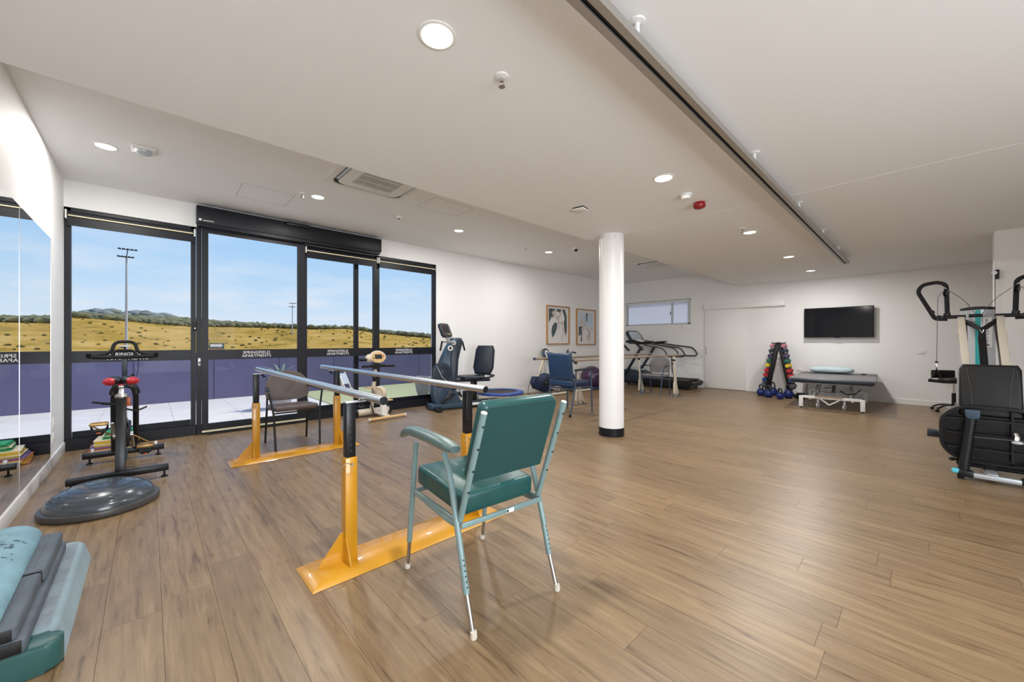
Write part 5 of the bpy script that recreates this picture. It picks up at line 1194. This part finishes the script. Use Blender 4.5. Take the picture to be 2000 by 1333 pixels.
G().prism([(-.05, -.03), (.05, -.03), (.05, .0), (.02, .03), (-.05, .035)], (-.10, .345, .32), (0, -1, 0), (0, 0, 1), .14, bev=.010).obj('foot_plate', 'slated', cmn)
G().cyl((-.10, .30, .315), (-.10, .0, .315), .014, n=10).obj('foot_plate_arm', 'black', cmn)
# pulley fixed high on the pier edge
wp = thing('wall_pulley', 'small black cord pulley fixed high on the white pier edge', 'pulley', (7.975, -.66, 2.13))
G().box((0, .012, 0), (.045, .035, .12), bev=.006).obj('bracket', 'black', wp); G().lathe([(0, -.01), (.024, -.01), (.020, 0), (.024, .01), (0, .01)], (-.02, .035, .02), (1, 0, 0), n=20).obj('wheel', 'steel', wp)
G().tube([(-.022, .03, -.02), (-.022, .03, -1.0), (-.022, .03, -1.9), (-.022, .03, -2.12)], .004, 6).obj('cord', 'dgrey', wp)

# ================================================================== STOOL behind the machine
sl = thing('wheeled_stool', 'black castor stool with small backrest behind the cable machine', 'stool', (10.50, -.37, 0), R(-60))
for i in range(5):
    a = 2 * PI * i / 5 + .9; x, y = math.cos(a), math.sin(a)
    l_ = G().tube(fillet([(0, 0, .13), (x * .18, y * .18, .115), (x * .28, y * .28, .065)], .08), .022, 10, flat=.7).obj('base_arm', 'blackm', sl)
    G().lathe([(0, -.02), (.022, -.02), (.026, 0), (.022, .02), (0, .02)], (x * .29, y * .29, .027), (-y, x, 0), n=16).obj('castor', 'black', l_)
G().cyl((0, 0, .10), (0, 0, .34), .028, n=16).obj('outer_column', 'black', sl); G().cyl((0, 0, .34), (0, 0, .52), .013, n=12).obj('gas_strut', 'chrome', sl)
G().lathe([(0, .52), (.13, .52), (.185, .545), (.195, .575), (.18, .60), (.10, .612), (0, .612)], n=36).obj('seat', 'blackv', sl)
G().tube(fillet([(0, .05, .515), (.0, .24, .50), (.0, .27, .66)], .06), .012, 10).obj('back_bracket', 'black', sl)
G().cushion((0, .25, .66), (.34, .05, .15), bev=.022).obj('backrest', 'blackv', sl)

# ================================================================== OUTSIDE: balcony
bal = struct(bb(-8, 14, VG + T, 10.98, -.25, -.045).obj('balcony_slab', 'paving'))
i = 0
for ix in range(15):
    for iy in range(4):
        x0 = -6.0 + ix * .90; y0 = VG + T + .005 + iy * .98
        if x0 + .9 > 2.72 and x0 < 2.7: pass
        if x0 > 2.70: continue
        bb(x0 + .002, min(x0 + .898, 2.70), y0 + .002, y0 + .978, -.045, -.02).obj('tile', 'paving', bal)
for (x0, x1, y0, y1) in ((2.71, 13.9, VG + T + .01, 8.9), (2.71, 13.9, 8.905, 10.78)):
    bb(x0, x1, y0, y1, -.045, -.008).obj('turf_strip', 'turf', bal)
pw = struct(bb(-8, 14, 10.86, 11.0, -.04, 1.02).obj('parapet_wall', 'parapet'))
k = 0; x = -7.9
while x < 13.5:
    w_ = 1.28; bb(x, x + w_ - .012, 10.835, 10.861, -.02, 1.0).obj('panel', 'parapet', pw); x += w_
struct(bb(-8, 14, VG + T, VG + T + .05, -.04, .10).obj('trim_5', mat('slate_sill', S(70, 72, 104), .6)))
# the storey below and side of the building, so the room does not hang in the air
struct(bb(-9, 15, VR - .4, 11.0, -6.2, -.26).obj('building_base', 'wall'))
ag = thing('agave_pot', 'potted agave on the balcony seen above the taupe chair back', 'plant', (1.86, 8.5, -.02))
G().lathe([(0, 0), (.16, 0), (.22, .50), (.24, .52), (.21, .53), (.19, .48), (0, .48)], n=28).obj('pot', 'pot', ag)
for i, (a, ln, up) in enumerate(((175, .36, .34), (150, .25, .30), (120, .2, .36), (60, .22, .36), (20, .30, .32), (5, .34, .22), (-20, .26, .25), (-60, .25, .3), (200, .26, .22), (-110, .25, .3), (250, .22, .26))):
    c, s_ = math.cos(R(a)), math.sin(R(a)); P0 = Vector((0, 0, .48))
    G().tube([P0 + Vector((c * ln * t, s_ * ln * t, up * math.sin(t * 1.75) * 1.0)) for t in (0, .2, .4, .6, .8, 1)], lambda t: .034 * (1 - t) ** .7 + .003, 8, flat=.35).obj('leaf', 'agave', ag)
pt = thing('planter', 'rounded grey planter standing on the turf outside the right window', 'planter', (4.62, 7.92, -.008))
G().lathe([(0, 0), (.10, 0), (.15, .12), (.185, .30), (.18, .44), (.165, .47), (.15, .44), (0, .42)], n=32).obj('pot', 'pot', pt)
fs = thing('folding_frame', 'pale folding frame leaning by the purple parapet outside', 'frame', (3.78, 10.3, -.008), R(20))
for x in (-.13, .13): G().beam((x, 0, 0), (x * .7, .25, .52), .03, .02).obj('side_bar', 'beige', fs)
G().box((0, .13, .30), (.20, .02, .30), rot=(R(-25), 0, 0)).obj('board', 'silver', fs); G().beam((-.13, -.1, 0), (-.1, .2, .42), .02, .02).obj('prop', 'beige', fs)

# ================================================================== OUTSIDE: hillside, forest, light towers
from mathutils import noise
GZ = -6.2
def ray_h(alpha, r, ypx):  # height at radius r whose picture row would be ypx along that azimuth
    return EYE + (668 - ypx) * r * math.cos(R(alpha - THETA)) / FPX
KN = [(20, 655, 655), (50, 661, 655), (58.4, 662, 654), (66, 652, 645), (70, 644, 642), (74, 644, 641), (80, 641, 630), (84, 640, 624), (87, 638, 618), (93, 628, 612), (96, 622, 608), (110, 620, 606), (160, 640, 620)]
def kn(a, j):
    a = max(20, min(160, a))
    for p, q in zip(KN, KN[1:]):
        if a <= q[0]: t = (a - p[0]) / (q[0] - p[0]); return p[j] + (q[j] - p[j]) * t
def ground(a, r):
    aa = max(-18, min(112, a)); cl_ = max(THETA - 70, min(THETA + 70, a))
    zf = ray_h(cl_, 420, kn(a, 1)); zs = ray_h(cl_, 640, kn(a, 2)) - 7
    if r < 190: return GZ
    if r < 420:
        t = (r - 190) / 230; t = t * t * (3 - 2 * t); return GZ + (zf - GZ) * t + noise.noise(Vector((math.cos(R(a)) * r * .02, math.sin(R(a)) * r * .02, 0))) * 1.2 * t
    if r < 640: return zf + (zs - zf) * (r - 420) / 220
    return zs - (r - 640) * .25
rs = [14, 60, 120, 190, 230, 260, 290, 320, 350, 380, 400, 420, 450, 500, 560, 600, 640, 700, 900]
g = G(); rows = []
for r in rs: rows.append([g.b.verts.new((math.cos(R(a)) * r, math.sin(R(a)) * r, ground(a, r) if r > 14 else GZ)) for a in range(-20, 201, 2)])
for A, B in zip(rows, rows[1:]):
    for k in range(len(A) - 1): g.b.faces.new((A[k], A[k + 1], B[k + 1], B[k]))
struct(g.obj('hillside', 'field', ang=80))
_b = bmesh.new(); bmesh.ops.create_icosphere(_b, subdivisions=1, radius=1)
ICO_V = [v.co.copy() for v in _b.verts]; ICO_F = [tuple(v.index for v in f.verts) for f in _b.faces]; _b.free()
class Blobs:
    def __init__(s): s.v = []; s.f = []
    def add(s, c, r, rn):
        n = len(s.v)
        for q in ICO_V:
            k = 1 + rn.uniform(-.22, .22); s.v.append((c[0] + q.x * r[0] * k, c[1] + q.y * r[1] * k, c[2] + q.z * r[2] * k))
        s.f += [(a + n, b + n, c_ + n) for a, b, c_ in ICO_F]
    def obj(s, name, m, kind=None):
        me = bpy.data.meshes.new(name); me.from_pydata(s.v, [], s.f); me.materials.append(M[m]); me.polygons.foreach_set('use_smooth', [True] * len(me.polygons)); me.update()
        o = bpy.data.objects.new(name, me); COL.objects.link(o)
        if kind: o['kind'] = kind
        return o
def blob(g, c, r, rn): g.add(c, r, rn)
rn = random.Random(11)
g = Blobs()
for i in range(5200):
    a = rn.uniform(40, 118); r = 415 + 235 * rn.random() ** 1.1; h = rn.uniform(2.5, 5.5) * (1.0 if r > 450 else .8)
    blob(g, (math.cos(R(a)) * r, math.sin(R(a)) * r, ground(a, r) + h * .55), (h * rn.uniform(.6, 1.0), h * rn.uniform(.6, 1.0), h * .6), rn)
tag(g.obj('forest', 'tree', kind='stuff'), 'distant grey-green woodland along the top of the golden hillside', 'forest')
g = Blobs()
for i in range(2600):
    a = rn.uniform(86, 118); r = rn.uniform(1000, 1120); zt = EYE + (668 - (603 + max(0, 93 - a) * 2.0)) * r * math.cos(R(max(a, 60) - THETA)) / FPX
    blob(g, (math.cos(R(a)) * r, math.sin(R(a)) * r, zt - rn.uniform(6, 70) + 9 * noise.noise(Vector((a * .35, 0, 0)))), (13, 13, 6), rn)
tag(g.obj('far_hill', 'treef', kind='stuff'), 'hazy grey wooded hill beyond the forest at far left', 'hill')
bm_ = []
for k in range(5):
    g = Blobs(); blob(g, (0, 0, .7), (1.3, 1.2, .9), rn); blob(g, (.8, .3, .5), (.9, .9, .7), rn); blob(g, (-.7, -.2, .45), (.8, .8, .6), rn); o = g.obj('shrub', 'bush'); bm_.append(o.data); bpy.data.objects.remove(o)
placed = []
for i in range(420):
    a = rn.uniform(52, 104); r = rn.uniform(255, 402)
    if len(placed) >= 296: break
    if any(math.hypot(math.cos(R(a)) * r - q[0], math.sin(R(a)) * r - q[1]) < 5.5 for q in placed): continue
    placed.append((math.cos(R(a)) * r, math.sin(R(a)) * r)); o = bpy.data.objects.new('shrub', bm_[i % 5]); COL.objects.link(o)
    o.location = (math.cos(R(a)) * r, math.sin(R(a)) * r, ground(a, r) - .15); s_ = rn.uniform(.25, .85); o.scale = (s_, s_, s_); o.rotation_euler = (0, 0, rn.random() * 6)
    tag(o, 'small olive shrub scattered on the dry golden slope outside', 'shrub', 'shrubs on the hillside')
def tower(xpx, ytop, r, label):
    al_ = THETA - math.degrees(math.atan((xpx - 1000) / FPX)); dp = r * math.cos(R(al_ - THETA)); zt = EYE + (668 - ytop) * dp / FPX; x, y = math.cos(R(al_)) * r, math.sin(R(al_)) * r
    gz = ground(al_, r); t = thing('floodlight_tower', label, 'light tower', (x, y, gz), R(al_ - 90)); H_ = zt - gz
    G().tube([(0, 0, 0), (0, 0, H_)], .42, 12, r2=.24).obj('pole', 'poleg', t)
    for zz, w_ in ((H_ + .0, 1.7), (H_ + 2.6, 2.0)):
        G().box((.3 if zz > H_ else -.2, 0, zz), (2 * w_, .2, .18)).obj('crossarm', 'slated', t)
        for k in range(5): G().box((-w_ + w_ * .5 * k + (.3 if zz > H_ else -.2), -.2, zz + .15), (.75, .5, .38), rot=(R(30), 0, 0), bev=.05).obj('lamp_head', 'slated', t)
    G().tube([(0, 0, H_), (.3, 0, H_ + 2.6)], .12, 8).obj('mast_top', 'slated', t)
tower(247, 503, 185, 'tall floodlight tower standing in the field beyond the far-left window')
tower(571, 600, 330, 'smaller, more distant floodlight tower beyond the sliding door')
